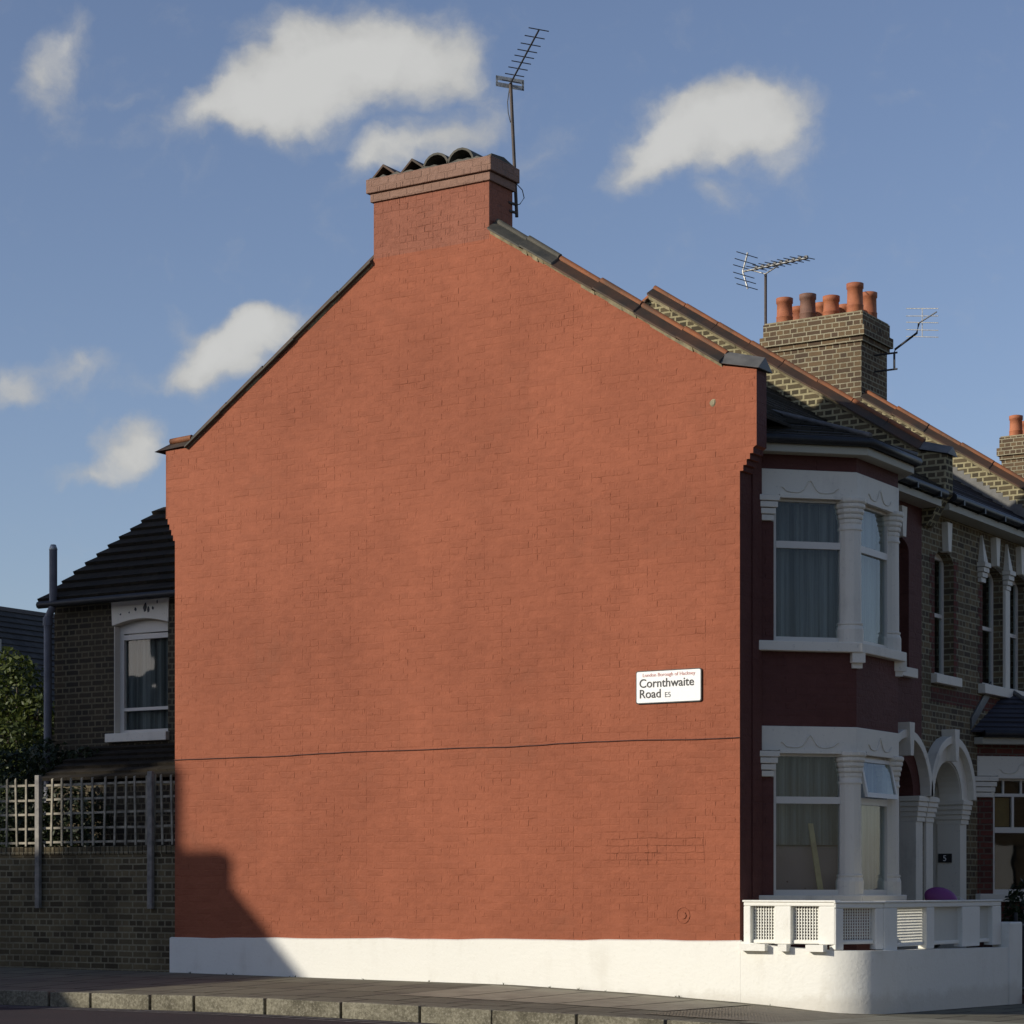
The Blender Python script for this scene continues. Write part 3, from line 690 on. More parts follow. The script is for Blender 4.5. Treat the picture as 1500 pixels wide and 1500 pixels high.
                gp.build('top_light_pane', 'glass', wo_)
            else: pn.obox(a, b_, u0+g-.004, u1-g+.004, wf-.04, wf-.034, zt_+.04, zh-.065)
            pn.build('pane', 'glass', wo_)
    # soffit, gutter, roof
    sf = B(); ring(sf, .20, ztop, ztop+.11); sf.build('bay_soffit', 'cream', house, bevel=.008)
    q = offset_poly(P, .25); gp = B(); qq = [(max(WX+.02, q[0][0]), q[0][1]), q[1], q[2], (max(WX+.02, q[3][0]), q[3][1])]
    gp.tube([(x, y, ztop+.16) for x, y in qq], .06, 8); gp.build('bay_gutter', 'gutter', house)
    return P

# ------------------------------------------------------------------ END HOUSE
house = thing('terrace_house', (-4.7, 3.1, 0), 'end-of-terrace house with tall terracotta painted gable wall and white plinth', 'house', 'houses of the terrace')
# gable wall polygon, read off along the wall (x, z)
gp = [PG(1083.5, 1490)]
front_edge_x = 0.0
poly = [(-9.335, -.3), (-9.335, 5.9)]
lx = -9.335
steps_r = 5
ztop_l = ZZ(655, -9.5, 0); zc0 = ZZ(792, -9.33, 0); zc1 = ZZ(752, -9.5, 0)
poly = [(-9.335, -.3), (-9.335, zc0)]
for i in range(5):
    xx = -9.335-(i+1)*.035; zz = lerp(zc0, zc1, i/5)
    poly += [(xx, zz), (xx, lerp(zc0, zc1, (i+1)/5))]
xl = -9.335-.175
xc = GX(272)
poly += [(xl, zr(xc)-.03), (xc, zr(xc)-.03)]
x5, x3 = GX(547.5), GX(716.5)
poly += [(x5, zr(x5)), (x5, 10.29), (x3, 10.29), (x3, zf(x3))]
xk = GX(1060)
poly += [(xk, zf(xk)), (xk, zf(xk)-.0), (.235, ZZ(541, .2, 0)), (.235, ZZ(652, .2, 0))]
zk0, zk1 = ZZ(655, .2, 0), ZZ(698, 0, 0)
for i in range(5):
    xx = .235-(i+1)*.047
    poly += [(xx, lerp(zk0, zk1, i/5)), (xx, lerp(zk0, zk1, (i+1)/5))]
poly += [(0, -.3)]
def dedupe(p):
    o = []
    for q in p:
        if not o or math.hypot(q[0]-o[-1][0], q[1]-o[-1][1]) > 1e-4: o.append(q)
    return o
gw = B().py(dedupe(poly), 0, TW).build('gable_wall', 'gable', house)
gw.data.materials.append(M['front_shaded_red'])
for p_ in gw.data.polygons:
    if p_.normal.x > .9 and p_.center.x*S > -99 and (p_.center.x+OFF[house.name][0]*S) > -.05: p_.material_index = 1  # wall-end faces also take the paint with shade put into its colour
lab(gw, 'terracotta painted brick gable wall, patchy and sunlit')
# bonding patch with sharp joints, round wall plate, chipped spot
a = PG(887, 1216); b_ = PG(1030, 1266)
B().py([(a[0], a[1]-.02), (b_[0], a[1]-.04), (b_[0]+.02, b_[1]+.02), (a[0]+.5, b_[1]-.0), (a[0], b_[1]+.03)], -.0035, .001).build('repointed_patch', 'gable_crisp', gw)
cxp, czp = PG(1001, 1341); m_ = B(); pts = [(cxp+.095*math.cos(k*.3927), -.003, czp+.105*math.sin(k*.3927)) for k in range(17)]; m_.tube(pts, .0045, 8)
m_.prism([(cxp+.05*math.cos(k*.7854), -.002, czp+.05*math.sin(k*.7854)) for k in range(8)], [(cxp+.045*math.cos(k*.7854), -.012, czp+.045*math.sin(k*.7854)) for k in range(8)])
m_.build('round_wall_plate', 'gable', gw)
cxp, czp = PG(1044, 590); B().prism([(cxp+random.uniform(.035,.06)*math.cos(k*.785), -.001, czp+random.uniform(.04,.06)*math.sin(k*.785)) for k in range(8)], [(cxp+.03*math.cos(k*.785), -.012, czp+.03*math.sin(k*.785)) for k in range(8)]).build('bare_mortar_spot', 'mortar', gw)
# plinth along the gable
pl = B(); xs = fr(-9.40, .03, 24)
for x0, x1 in zip(xs, xs[1:]):
    zt0, zt1 = interp(x0, [(-9.4,.705),(0,.775)])+random.uniform(-.004,.004), 0
top = [interp(x, [(-9.4,.705),(0,.775)])+.006*math.sin(x*3.1)+.004*math.sin(x*9) for x in xs]
for i in range(24):
    x0, x1 = xs[i], xs[i+1]
    pl.prism([(x0,-.045,-.4),(x0,-.045,top[i]),(x0,-.001,top[i]+.012),(x0,-.001,-.4)], [(x1,-.045,-.4),(x1,-.045,top[i+1]),(x1,-.001,top[i+1]+.012),(x1,-.001,-.4)])
lab(pl.build('plinth', 'plinth', house), 'white rendered plinth at the foot of the gable')
# chimney
cz_ = [11.08, 11.20, 11.40]
ch = B().box(x5, x3, 0, .60, 10.29, cz_[0]).box(x5+.05, x3-.02, TW+.002, .60, 9.6, 10.288).build('chimney_stack', 'stack_red', house)
cp = B().box(x5-.04, x3+.035, -.035, .635, cz_[0], cz_[1]).box(x5-.085, x3+.075, -.075, .675, cz_[1]+.001, cz_[2])
cp.build('chimney_cap', 'cap', ch, bevel=.012)
for i, (px, kind) in enumerate(((585, 'v'), (627, 'v'), (660, 'r'), (696, 'r'))):
    xq = GX(px, .3)-.05; t_ = B(); n = 9
    if kind == 'r':
        o_ = [(xq+.22*math.cos(math.pi*k/n), cz_[2]+.21*math.sin(math.pi*k/n)) for k in range(n+1)]; i_ = [(xq+.19*math.cos(math.pi*k/n), cz_[2]+.18*math.sin(math.pi*k/n)) for k in range(n, -1, -1)]
    else:
        o_ = [(xq+.25, cz_[2]-.0), (xq-.02, cz_[2]+.20), (xq-.25, cz_[2])]; i_ = [(xq-.21, cz_[2]), (xq-.02, cz_[2]+.165), (xq+.21, cz_[2])]
    t_.py(o_+i_, .0, .56)
    t_.build('flue_cover_tile', 'cope_grey' if kind == 'r' else 'tile_cope', ch)
    B().box(xq-.15, xq+.15, .12, .5, cz_[2]+.002, cz_[2]+.03).build('flue_mouth', 'black', ch)
fb = B(); rf_ = random.Random(9); xs_f = fr(x5-.06, x3+.05, 26); hs = [cz_[2]+.02+rf_.uniform(0, .045) for _ in xs_f]
for i in range(26):
    fb.prism([(xs_f[i],-.03,cz_[2]+.001),(xs_f[i],-.02,hs[i]-.01),(xs_f[i],.30,hs[i]+.02),(xs_f[i],.62,cz_[2]+.001)], [(xs_f[i+1],-.03,cz_[2]+.001),(xs_f[i+1],-.02,hs[i+1]-.01),(xs_f[i+1],.30,hs[i+1]+.02),(xs_f[i+1],.62,cz_[2]+.001)])
fb.build('mortar_flaunching', 'cope_grey', ch)
# copings of the gable
coping(house, TW/2, (x3+.02, -2.75), zf, 'painted_coping', 'cope_grey', 'cope_grey', wd=.23, step=.55)
coping(house, TW/2, (-2.75, xk-.02), zf, 'front_coping', wd=.23, step=.62)
coping(house, TW/2, (x5-.02, xc+.02), zr, 'rear_coping', 'cope_grey', 'tile_cope', wd=.21, step=.62, lift=-.06)
zk = ZZ(541, .2, 0); zkk = zf(xk)
B().prism([(xk-.05,-.06,zkk+.03),(xk-.05,TW/2,zkk+.22),(xk-.05,TW+.08,zkk+.03)], [(.29,-.06,zk+.0),(.29,TW/2,zk+.17),(.29,TW+.08,zk+.0)]).build('kneeler_flashing', 'lead', house, bevel=.008)
zz = zr(xc)-.03
B().prism([(xl-.20,-.03,zz-.01),(xl-.05,TW/2,zz+.12),(xl-.20,TW+.06,zz-.01)], [(xc+.02,-.05,zz+.02),(xc+.02,TW/2,zz+.14),(xc+.02,TW+.06,zz+.02)]).build('rear_kneeler_tile', 'tile_cope', house)
B().tube([(xl-.02, TW/2, zz+.15), (xc, TW/2, zz+.17)], .05, 8).build('rear_kneeler_roll', 'roll', house)

Y2, Y3, Y4, Y5 = 6.33, 12.66, 18.99, 25.32
def main_roof(parent, y0, y1, mat, n=24, dz=-.38):
    m_ = B()
    courses(m_, (.22,y0,zf(.22)+dz), (.22,y1,zf(.22)+dz), (XR,y0,ZRDG+dz), (XR,y1,ZRDG+dz), n)
    courses(m_, (-9.45,y1,zr(-9.45)+dz), (-9.45,y0,zr(-9.45)+dz), (XR,y1,ZRDG+dz), (XR,y0,ZRDG+dz), n)
    o = m_.build('roof', mat, parent)
    B().tube([(XR, y0, ZRDG+dz+.03), (XR, y1, ZRDG+dz+.03)], .11, 10).build('ridge_tiles', 'tile_cope', o)
    return o
main_roof(house, TW+.002, Y2, 'slate')
# front wall, house 1
BY = .62
FL = [(1.36, 3.24, 3.56), (4.66, 6.56, 6.90)]
BP = bay(house, BY, FL, 'front_shaded_red', 7.09, 7.3, 'slate')
ya, yb = BP[0][1], BP[3][1]
def arc_pts(yc, zc, r, n=14, a0=180, a1=0, ry=None):
    return [(yc+r*math.cos(R(lerp(a0, a1, k/n))), zc+(ry or r)*math.sin(R(lerp(a0, a1, k/n)))) for k in range(n+1)]
def front_wall(parent, ystart, yend, mirror, mat, doorc, winc, ybay, dbl=None, upper_bay=True):
    """front wall with porch arch and narrow upper window, thickness .28"""
    x0, x1 = WX-.28, WX; m_ = B()
    zim = 2.83; ro = .58
    lo, hi = (ybay[1], yend) if not mirror else (ystart, ybay[0])
    # ground storey with arched porch opening
    m_.pxx([(lo, -.3), (doorc-ro, -.3)]+[(doorc-ro, zim)]+arc_pts(doorc, zim, ro)[1:-1]+[(doorc+ro, zim), (doorc+ro, -.3), (hi, -.3), (hi, 3.95), (lo, 3.95)], x0, x1)
    # first storey
    ws, wt_ = 4.70, 6.45; hw = .40
    zb = 7.32
    ylo, yhi = (lo, hi) if upper_bay else (ystart, yend)
    if upper_bay is False: m_.box(x0, x1, *( (ybay[0]+.001, yend) if mirror else (ystart, ybay[1]-.001)), 4.1, 4.58)
    holes = [(winc-hw, winc+hw)]
    if dbl: holes += dbl
    holes.sort()
    if upper_bay is False and mirror:
        m_.box(x0, x1, lo, hi, 3.951, 4.099); m_.box(x0, x1, lo, hi, 4.1, 4.58)
        m_.box(x0, x1, hi+.001, yend, 3.6, 4.099)
    else: m_.box(x0, x1, ylo, yhi, 3.951, 4.58)
    edges = [ylo]+[q for h in holes for q in h]+[yhi]
    for i in range(0, len(edges), 2): m_.box(x0, x1, edges[i], edges[i+1], 4.581, wt_)
    ring = [(ylo, wt_+.001)]
    for (h0, h1) in holes:
        c = (h0+h1)/2; r = (h1-h0)/2; ring += [(h0, wt_+.001)]+arc_pts(c, wt_+.001, r, 10, 180, 0, .20)[1:-1]+[(h1, wt_+.001)]
    ring += [(yhi, wt_+.001), (yhi, zb), (ylo, zb)]
    m_.pxx(ring, x0, x1)
    fw = m_.build('front_wall', mat, parent)
    for (h0, h1) in holes:
        c = (h0+h1)/2
        wn_ = small_window(parent, h0, h1, 4.72, 6.64, x1-.16)
        B().box(x1-.16, x1+.10, h0-.14, h1+.12, 4.58, 4.72).build('window_sill', 'stone', parent, bevel=.008)
        if (h0, h1) == (winc-hw, winc+hw):
            B().prism([(x1-.05,c-.06,6.63),(x1-.05,c+.06,6.63),(x1-.05,c+.10,7.08),(x1-.05,c-.10,7.08)], [(x1+.10,c-.06,6.63),(x1+.10,c+.06,6.63),(x1+.10,c+.10,7.08),(x1+.10,c-.10,7.08)]).build('keystone', 'stone', parent, bevel=.006)
    return fw
DC1, WC1 = 5.42, 5.42
front_wall(house, TW, Y2, False, 'front_shaded_red', DC1, WC1, (ya, yb))
B().box(WX-.28, WX, TW, ya+.02, -.3, 7.3).build('front_wall_strip', 'front_shaded_red', house)
def porch(parent, c, white, mirror):
    zim, ro = 2.83, .58; xo = WX
    # archivolt
    m_ = B(); R1, R2 = (ro+.26, ro+.38)
    if white:
        m_.pxx(arc_pts(c, zim, ro+.30, 18, 180, 0)+arc_pts(c, zim, ro+.005, 18, 0, 180), xo+.002, xo+.07)
    m2 = B(); m2.pxx(arc_pts(c, zim, R2, 18)+arc_pts(c, zim, R1, 18, 0, 180), xo+.003, xo+.17)
    ao = m2.build('arch_hood', 'stone', parent, bevel=.008)
    if white:
        m_.build('arch_face', 'stone', ao)
        B().pxx(arc_pts(c, zim, ro-.001, 18, 180, 0)+arc_pts(c, zim, ro-.018, 18, 0, 180), xo-.30, xo+.05).build('arch_soffit', 'stone', ao)
    B().prism([(xo-.02,c-.07,zim+ro-.01),(xo-.02,c+.07,zim+ro-.01),(xo-.02,c+.11,zim+1.06),(xo-.02,c-.11,zim+1.06)], [(xo+.22,c-.055,zim+ro-.01),(xo+.22,c+.055,zim+ro-.01),(xo+.22,c+.10,zim+1.06),(xo+.22,c-.10,zim+1.06)]).build('arch_keystone', 'stone', parent, bevel=.006)
    # imposts and pilasters either side, wrapping into the reveal
    for s_ in (-1, 1):
        yi = c+s_*ro; yo = c+s_*(ro+.30)
        im = B()
        for i in range(5):
            e = .012+.016*i; z0 = 2.45+.076*i
            im.box(xo-.36, xo+.05+e, min(yi-s_*e, yo+s_*e*.3), max(yi-s_*e, yo+s_*e*.3), z0, z0+.062)
            im.box(xo-.35, xo+.035+e, min(yi-s_*e*.6, yo), max(yi-s_*e*.6, yo), z0+.062, z0+.076)
        ip = im.build('impost', 'stone', parent)
        pb = B(); pb.box(xo-.34, xo+.045, min(yi-s_*.012, yo-s_*.04), max(yi-s_*.012, yo-s_*.04), -.3, 2.449)
        pb.box(xo-.35, xo+.07, min(yi-s_*.03, yo), max(yi-s_*.03, yo), -.3, .35)
        pb.build('pilaster', 'stone', parent, bevel=.006)
    # porch interior: side walls, back wall, door
    xb = xo-1.05
    pw = B().box(xb, xo-.30, c-ro-.12, c-ro-.02, -.3, 3.6).box(xb, xo-.30, c+ro+.02, c+ro+.12, -.3, 3.6).box(xb-.1, xb, c-ro-.12, c+ro+.12, -.3, 3.6).box(xb-.1, xo-.281, c-ro-.12, c+ro+.12, 3.6, 3.7)
    pwo = pw.build('porch_lining', 'stone' if white else 'front_shaded_red', parent)
    d_ = B().box(xb, xb+.05, c-.45, c+.45, 0, 2.45); do = d_.build('front_door', 'door', parent)
    dp = B()
    for (y0_, y1_, z0_, z1_) in ((-.35,-.05,.25,1.1),(.05,.35,.25,1.1),(-.35,-.05,1.3,2.25),(.05,.35,1.3,2.25)): dp.box(xb+.051, xb+.07, c+y0_, c+y1_, z0_, z1_)
    dp.build('door_panels', 'door', do, bevel=.01)
    B().box(xb+.051, xb+.075, c-.12, c+.12, 1.16, 1.22).build('letterbox', 'alu', do)
porch(house, DC1, False, False)
# corner pier proud of the front
zk_b = zk1
B().box(-.075, -.0005, TW+.0005, .335, -.3, 7.05).build('corner_pier', 'front_shaded_red', house)
B().box(-.0785, .02, .3355, .60, -.3, 7.045).build('bay_return', 'front_shaded_red', house)
# main eaves of house 1
def eaves(parent, y0, y1):
    o = B().box(WX-.02, .24, y0, y1, 7.18, 7.28).build('soffit', 'cream', parent)
    gt = B(); gt.tube([(.30, y0, 7.36), (.30, y1, 7.36)], .065, 10)
    go = gt.build('gutter', 'gutter', parent); y = y0+.3
    while y < y1: B().box(.22, .37, y-.025, y+.025, 7.27, 7.35).build('gutter_bracket', 'gutter', go); y += .9
eaves(house, yb-.1, Y2-.01)
# bay roof
q = offset_poly(BP, .24); z0 = 7.29; kk = .36
R1_ = (-.60, q[1][1]+.72, z0+kk*(q[1][0]+.60)); R2_ = (-.60, q[2][1]-.72, z0+kk*(q[1][0]+.60))
br_ = B()
courses(br_, (q[0][0]-.2, q[0][1]-.2, z0), (*q[1], z0), (-.6, R1_[1]-.9, R1_[2]-.05), R1_, 8)
courses(br_, (*q[1], z0), (*q[2], z0), R1_, R2_, 8)
courses(br_, (*q[2], z0), (q[3][0]-.2, q[3][1]+.2, z0), R2_, (-.6, R2_[1]+.9, R2_[2]-.05), 8)
bro = br_.build('bay_roof', 'slate', house)
hp = B(); hp.tube([(*q[1], z0+.05), (R1_[0], R1_[1], R1_[2]+.05)], .04, 6); hp.tube([(*q[2], z0+.05), (R2_[0], R2_[1], R2_[2]+.05)], .04, 6); hp.build('hip_tiles', 'lead', bro)
# floors / rooms behind the bays
ins = B().box(-3.2, -3.1, TW, Y2, 0, 7.2).box(-3.1, WX-.285, TW+.01, Y2-.02, 3.5, 3.62).box(-3.1, WX-.285, TW+.01, Y2-.02, 7.1, 7.15).box(-3.1, WX-.285, TW+.01, Y2-.02, .55, .6)
ins.box(-3.1, WX-.285, Y2-.12, Y2-.03, 0, 7.09); ins.build('room_walls', 'dark', house)
B().box(-9.335, -9.05, TW+.001, 4.2, -.3, 8.0).box(-9.33, -9.05, 4.2, Y3, -.3, 8.0).build('rear_wall', 'ext_brick', house)

# ------------------------------------------------------------------ rear extension of the end house
EY = 1.6
ex0 = -13.25; ze = ZZ(882, -13.2, EY)
wx0, wx1 = GX(167, EY), GX(246, EY); wz0, wz1 = 3.93, 5.90
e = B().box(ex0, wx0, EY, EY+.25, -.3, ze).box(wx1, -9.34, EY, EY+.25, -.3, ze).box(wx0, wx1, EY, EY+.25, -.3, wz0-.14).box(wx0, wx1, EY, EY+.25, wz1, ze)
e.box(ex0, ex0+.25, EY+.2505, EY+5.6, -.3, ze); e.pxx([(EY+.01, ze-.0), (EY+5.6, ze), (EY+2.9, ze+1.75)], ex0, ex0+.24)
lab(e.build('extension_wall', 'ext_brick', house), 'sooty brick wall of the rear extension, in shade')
er = B(); sl2 = .645
courses(er, (ex0-.16, EY-.2, ze-.02), (-9.33, EY-.2, ze-.02), (ex0-.16, EY+2.9, ze-.02+3.1*sl2), (-9.33, EY+2.9, ze-.02+3.1*sl2), 11, th=.055, over=.07)
courses(er, (-9.33, EY+6.0, ze-.02), (ex0-.16, EY+6.0, ze-.02), (-9.33, EY+2.9, ze-.02+3.1*sl2), (ex0-.16, EY+2.9, ze-.02+3.1*sl2), 11, th=.055, over=.07)
lab(er.build('extension_roof', 'conc_tile', house), 'dark tiled extension roof with stepped verge')
B().tube([(ex0-.1, EY-.27, ze-.07), (-9.4, EY-.27, ze-.07)], .06, 8).build('extension_gutter', 'gutter', house)
# extension window
arcx = [(lerp(wx0-.03, wx1+.02, k/10), 5.66+.09*math.sin(math.pi*k/10)) for k in range(11)]
B().py(arcx+[(wx1+.03, 6.06), (wx0-.05, 6.06)], EY-.02, EY+.2).build('window_lintel', 'stone', house, bevel=.01)
for (fx, fz, fw, fh) in ((.42,5.90,.03,.05),(.60,5.92,.05,.10),(.66,5.88,.04,.07),(.74,5.90,.025,.04),(.82,5.99,.015,.04),(.30,5.86,.02,.02),(.14,5.84,.025,.02)):
    xq = lerp(wx0, wx1, fx); rq = random.Random(int(fx*100)); ps = [(xq+fw*rq.uniform(.5,1)*math.cos(k*1.05), fz+fh*rq.uniform(.5,1)*math.sin(k*1.05)) for k in range(6)]
    B().py(ps, EY-.023, EY-.019).build('flaked_patch', 'darkmetal', house)
B().box(wx0-.12, wx1+.03, EY-.09, EY+.2, wz0-.14, wz0).build('extension_sill', 'stone', house, bevel=.01)
B().box(wx0, wx0+.012, EY+.002, EY+.2, wz0, 5.66).build('window_reveal', 'stone', house)
f = B(); yf = EY+.13; zt_ = ZZ(935, wx0, EY); zb_ = ZZ(1040, wx0, EY)
f.box(wx0+.012, wx0+.10, yf, yf+.07, wz0, wz1).box(wx1-.07, wx1, yf, yf+.07, wz0, wz1).box(wx0+.10, wx1-.07, yf, yf+.07, wz1-.36, wz1).box(wx0+.10, wx1-.07, yf, yf+.07, wz0, wz0+.06)
f.box(wx0+.10, wx1-.07, yf-.01, yf+.07, zt_-.03, zt_+.05).box(wx0+.10, wx1-.07, yf-.01, yf+.07, zb_-.02, zb_+.03)
fo = f.build('extension_window', 'frame', house)
B().box(wx0+.095, wx1-.065, yf+.04, yf+.046, wz0+.05, wz1-.35).build('pane', 'glass', fo)
B().box(wx0-.6, wx1+.5, EY+2.0, EY+2.1, 3.2, 6.1).build('extension_room_wall', 'dark', house)
# lean-to under the window
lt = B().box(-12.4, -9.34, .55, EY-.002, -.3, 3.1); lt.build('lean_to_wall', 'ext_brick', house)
lr = B(); courses(lr, (-12.5, .42, 3.12), (-9.34, .42, 3.12), (-12.5, EY, 3.74), (-9.34, EY, 3.74), 6, th=.05, over=.06); lr.build('lean_to_roof', 'conc_tile', house)
# soil vent pipe
s1 = GX(78, 1.35); s2 = GX(70, 1.35)
pp = B(); pp.tube([(s1, 1.35, ZZ(806, s1, 1.35)), (s1, 1.35, ZZ(888, s1, 1.35)), (s2, 1.35, ZZ(905, s2, 1.35)), (s2, 1.35, 0.1)], .066, 12)
po = pp.build('vent_pipe', 'pipe', house)
zt2 = ZZ(806, s1, 1.35); B().lathe(s1, 1.35, [(.066, zt2), (.07, zt2+.01), (.045, zt2+.085), (.04, zt2+.09)], 10).build('pipe_cowl', 'alu', po)
B().tube([(s2, 1.35, 5.85), (s2, 1.35, 5.72)], .082, 12).build('pipe_collar', 'pipe', po); B().tube([(s2, 1.35, 3.5), (s2, 1.35, 3.4)], .08, 12).build('pipe_collar', 'pipe', po)

# ------------------------------------------------------------------ SECOND HOUSE (sooty brick)
h2 = thing('terrace_house', (-4.7, 9.5, 0), 'unpainted brick terrace house with white arched porch, next door to the painted one', 'house', 'houses of the terrace')
def party(parent, y, cope=False, mat='stock_upstand', kne=True):
    xk2 = -.1
    pts = [(-9.3, zr(-9.3)-.9), (-9.3, zr(-9.3)), (XR, ZRDG), (xk2, zf(xk2)), (.30, zf(xk2)-.08), (.30, 7.38), (.22, 7.30), (.15, 7.18), (.08, 7.05), (.0, 6.93), (WX-.1, 6.9), (WX-.1, 7.5)]
    # upstand only (roof level down a bit)
    low = [(XR, ZRDG-.8)]
    o = B().py(pts+low, y, y+TW).build('party_wall', mat, parent)
    coping(parent, y+TW/2, (XR+.0 if not cope else x3+.02, xk2), zf, 'party_coping', wd=.24, step=.62)
    coping(parent, y+TW/2, (XR-.02 if not cope else x5-.02, -9.3), zr, 'party_rear_coping', wd=.24, step=.62, lift=.0)
    B().prism([(xk2,y-.06,zf(xk2)+.02),(xk2,y+TW/2,zf(xk2)+.17),(xk2,y+TW+.06,zf(xk2)+.02)], [(.36,y-.06,zf(xk2)-.09),(.36,y+TW/2,zf(xk2)+.04),(.36,y+TW+.06,zf(xk2)-.09)]).build('kneeler_capping', 'lead', parent)
    return o
party(h2, Y2)
main_roof(h2, Y2+TW, Y3, 'slate_new', 26, -.52)
def chimney(parent, y, mat='stock_chim'):
    z0, zc, zt = 9.4, ZZ(500, x3, y), ZZ(458, x3, y)
    zc = 11.45; zt = 11.98
    o = B().box(x5, x3, y-.006, y+1.2, z0, zc).box(x5-.04, x3+.04, y-.04, y+1.24, zc, zc+.1).box(x5-.09, x3+.09, y-.09, y+1.29, zc+.1, zc+.28)\
        .box(x5-.04, x3+.04, y-.04, y+1.24, zc+.28, zt).build('chimney_stack', mat, parent)
    B().pz([(x5-.02,y-.02),(x3+.02,y-.02),(x3+.02,y+1.22),(x5-.02,y+1.22)], zt, zt+.03).build('flaunching', 'mortar', o)
    rnd = random.Random(5)
    for r_, yy in ((0, y+.28), (1, y+.92)):
        for i in range(4):
            xx = x5+.25+i*.475; hh = (.54, .55, .45, .62)[i]-(.03 if r_ else 0); dark = (r_ == 0 and i == 1)
            pb = B().lathe(xx, yy, [(.158, zt+.02), (.155, zt+hh*.30), (.159, zt+hh*.31), (.159, zt+hh*.34), (.148, zt+hh*.36), (.142, zt+hh-.11), (.158, zt+hh-.10), (.160, zt+hh-.01), (.125, zt+hh), (.115, zt+hh-.15)], 20)
            lab(pb.build('chimney_pot', 'pot_dark' if dark else 'pot', o), 'dark brown clay chimney pot' if dark else 'orange clay chimney pot')
    return o
ch2 = None
B2 = 2*Y2-(yb)          # mirrored bay start
FL2 = [(1.36, 3.24, 3.56)]
P2 = bay(h2, B2+.05, FL2, 'red_brick', 3.74, 3.9, 'slate_new', trans=(2.38,), extended_roof=False)
gb = B(); gb.obox(P2[0], P2[1], .32, 1.09, -.10, -.045, 2.915, 2.965); gb.obox(P2[0], P2[1], .615, .655, -.10, -.05, 2.425, 2.914)
for u_ in (.47, .78): gb.obox(P2[0], P2[1], u_-.015, u_+.015, -.10, -.05, 2.966, 3.17)
gb.build('glazing_bars', 'frame', h2)
DBL = [(8.90, 9.84), (10.08, 11.02)]
front_wall(h2, Y2, Y3, True, 'stock', 2*Y2-DC1, 2*Y2-WC1, (P2[0][1], P2[3][1]), dbl=DBL, upper_bay=False)
porch(h2, 2*Y2-DC1, True, True)
eaves(h2, Y2+TW+.02, Y3)
# red brick dressings around the upper windows (3 mm proud)
dr = B(); wc2 = 2*Y2-WC1
for (h0, h1) in [(wc2-.4, wc2+.4)]+DBL:
    for k in range(12):
        dpt = .20 if k % 2 else .11
        z = 4.74+k*.15
        if not (h0 > 10): dr.box(WX, WX+.004, h0-dpt, h0, z, z+.148)
        if h1 < 9 or h1 > 10.5: dr.box(WX, WX+.004, h1, h1+dpt, z, z+.148)
dr.box(WX, WX+.004, 6.7, 11.3, 4.30, 4.53)
dr.build('red_brick_dressing', 'red_brick', h2)
for yk, z0_, z1_, wb, wt2 in ((9.37, 6.66, 7.12, .055, .10), (10.55, 6.66, 7.12, .055, .10)):
    B().prism([(WX-.05,yk-wb,z0_),(WX-.05,yk+wb,z0_),(WX-.05,yk+wt2,z1_),(WX-.05,yk-wt2,z1_)], [(WX+.10,yk-wb,z0_),(WX+.10,yk+wb,z0_),(WX+.10,yk+wt2,z1_),(WX+.10,yk-wt2,z1_)]).build('keystone', 'stone', h2, bevel=.006)
for yk in (8.80, 9.96, 11.12):
    sp = B().prism([(WX-.0,yk-.09,6.66),(WX-.0,yk+.09,6.66),(WX-.0,yk,7.10)], [(WX+.10,yk-.09,6.66),(WX+.10,yk+.09,6.66),(WX+.04,yk,7.10)])
    for i in range(4): sp.box(WX, WX+.06+.025*i, yk-.10-.012*i, yk+.10+.012*i, 6.34+.08*i, 6.34+.08*(i+1)-.01)
    so = sp.build('window_finial', 'stone', h2)
B().box(WX-.12, WX+.05, 9.85, 10.07, 4.72, 6.34).build('window_mullion', 'stone', h2, bevel=.02)
B().box(WX-.1, WX+.12, 8.72, 11.2, 4.56, 4.715).build('double_window_sill', 'stone', h2, bevel=.01)
# bay 2 hipped roof
q = offset_poly(P2, .24); z0 = 3.92; kk = .62
R1_ = (WX+.001, q[1][1]+.50, z0+kk*(q[1][0]-WX)); R2_ = (WX+.001, q[2][1]-.50, z0+kk*(q[1][0]-WX))
b2 = B(); courses(b2, (WX+.001, q[0][1]-.12, z0), (*q[1], z0), R1_, R1_, 9); courses(b2, (*q[1], z0), (*q[2], z0), R1_, R2_, 9); courses(b2, (*q[2], z0), (WX+.001, q[3][1]+.12, z0), R2_, R2_, 9)
b2o = b2.build('bay_roof', 'slate_new', h2)
hp = B(); hp.tube([(*q[1], z0+.05), (R1_[0]+.02, R1_[1], R1_[2]+.03)], .04, 6); hp.tube([(*q[2], z0+.05), (R2_[0]+.02, R2_[1], R2_[2]+.03)], .04, 6)
hp.obox((WX, q[0][1]-.16), (WX, R1_[1]), 0, .9, 0, .03, z0+.05, z0+.22, R1_[2]-.1, R1_[2]+.1); hp.build('lead_flashing', 'lead', b2o)
ins = B().box(-3.2, -3.1, Y2+.05, Y3, 0, 7.2).box(-3.1, WX-.285, Y2+.01, Y3-.02, 3.5, 3.62).box(-3.1, WX-.285, Y2+.01, Y3-.02, 7.1, 7.15).box(-3.1, WX-.285, Y2+.01, Y3-.02, .55, .6)
ins.box(-3.1, WX-.285, Y3-.12, Y3-.03, 0, 7.09); ins.build('room_walls', 'dark', h2)
# poster board inside bay 2, number plate in porch
B().obox(P2[0], P2[1], .33, .61, -.16, -.14, 2.44, 2.90).build('window_card', 'poster', h2)
c2 = 2*Y2-DC1; yrev = c2+.58
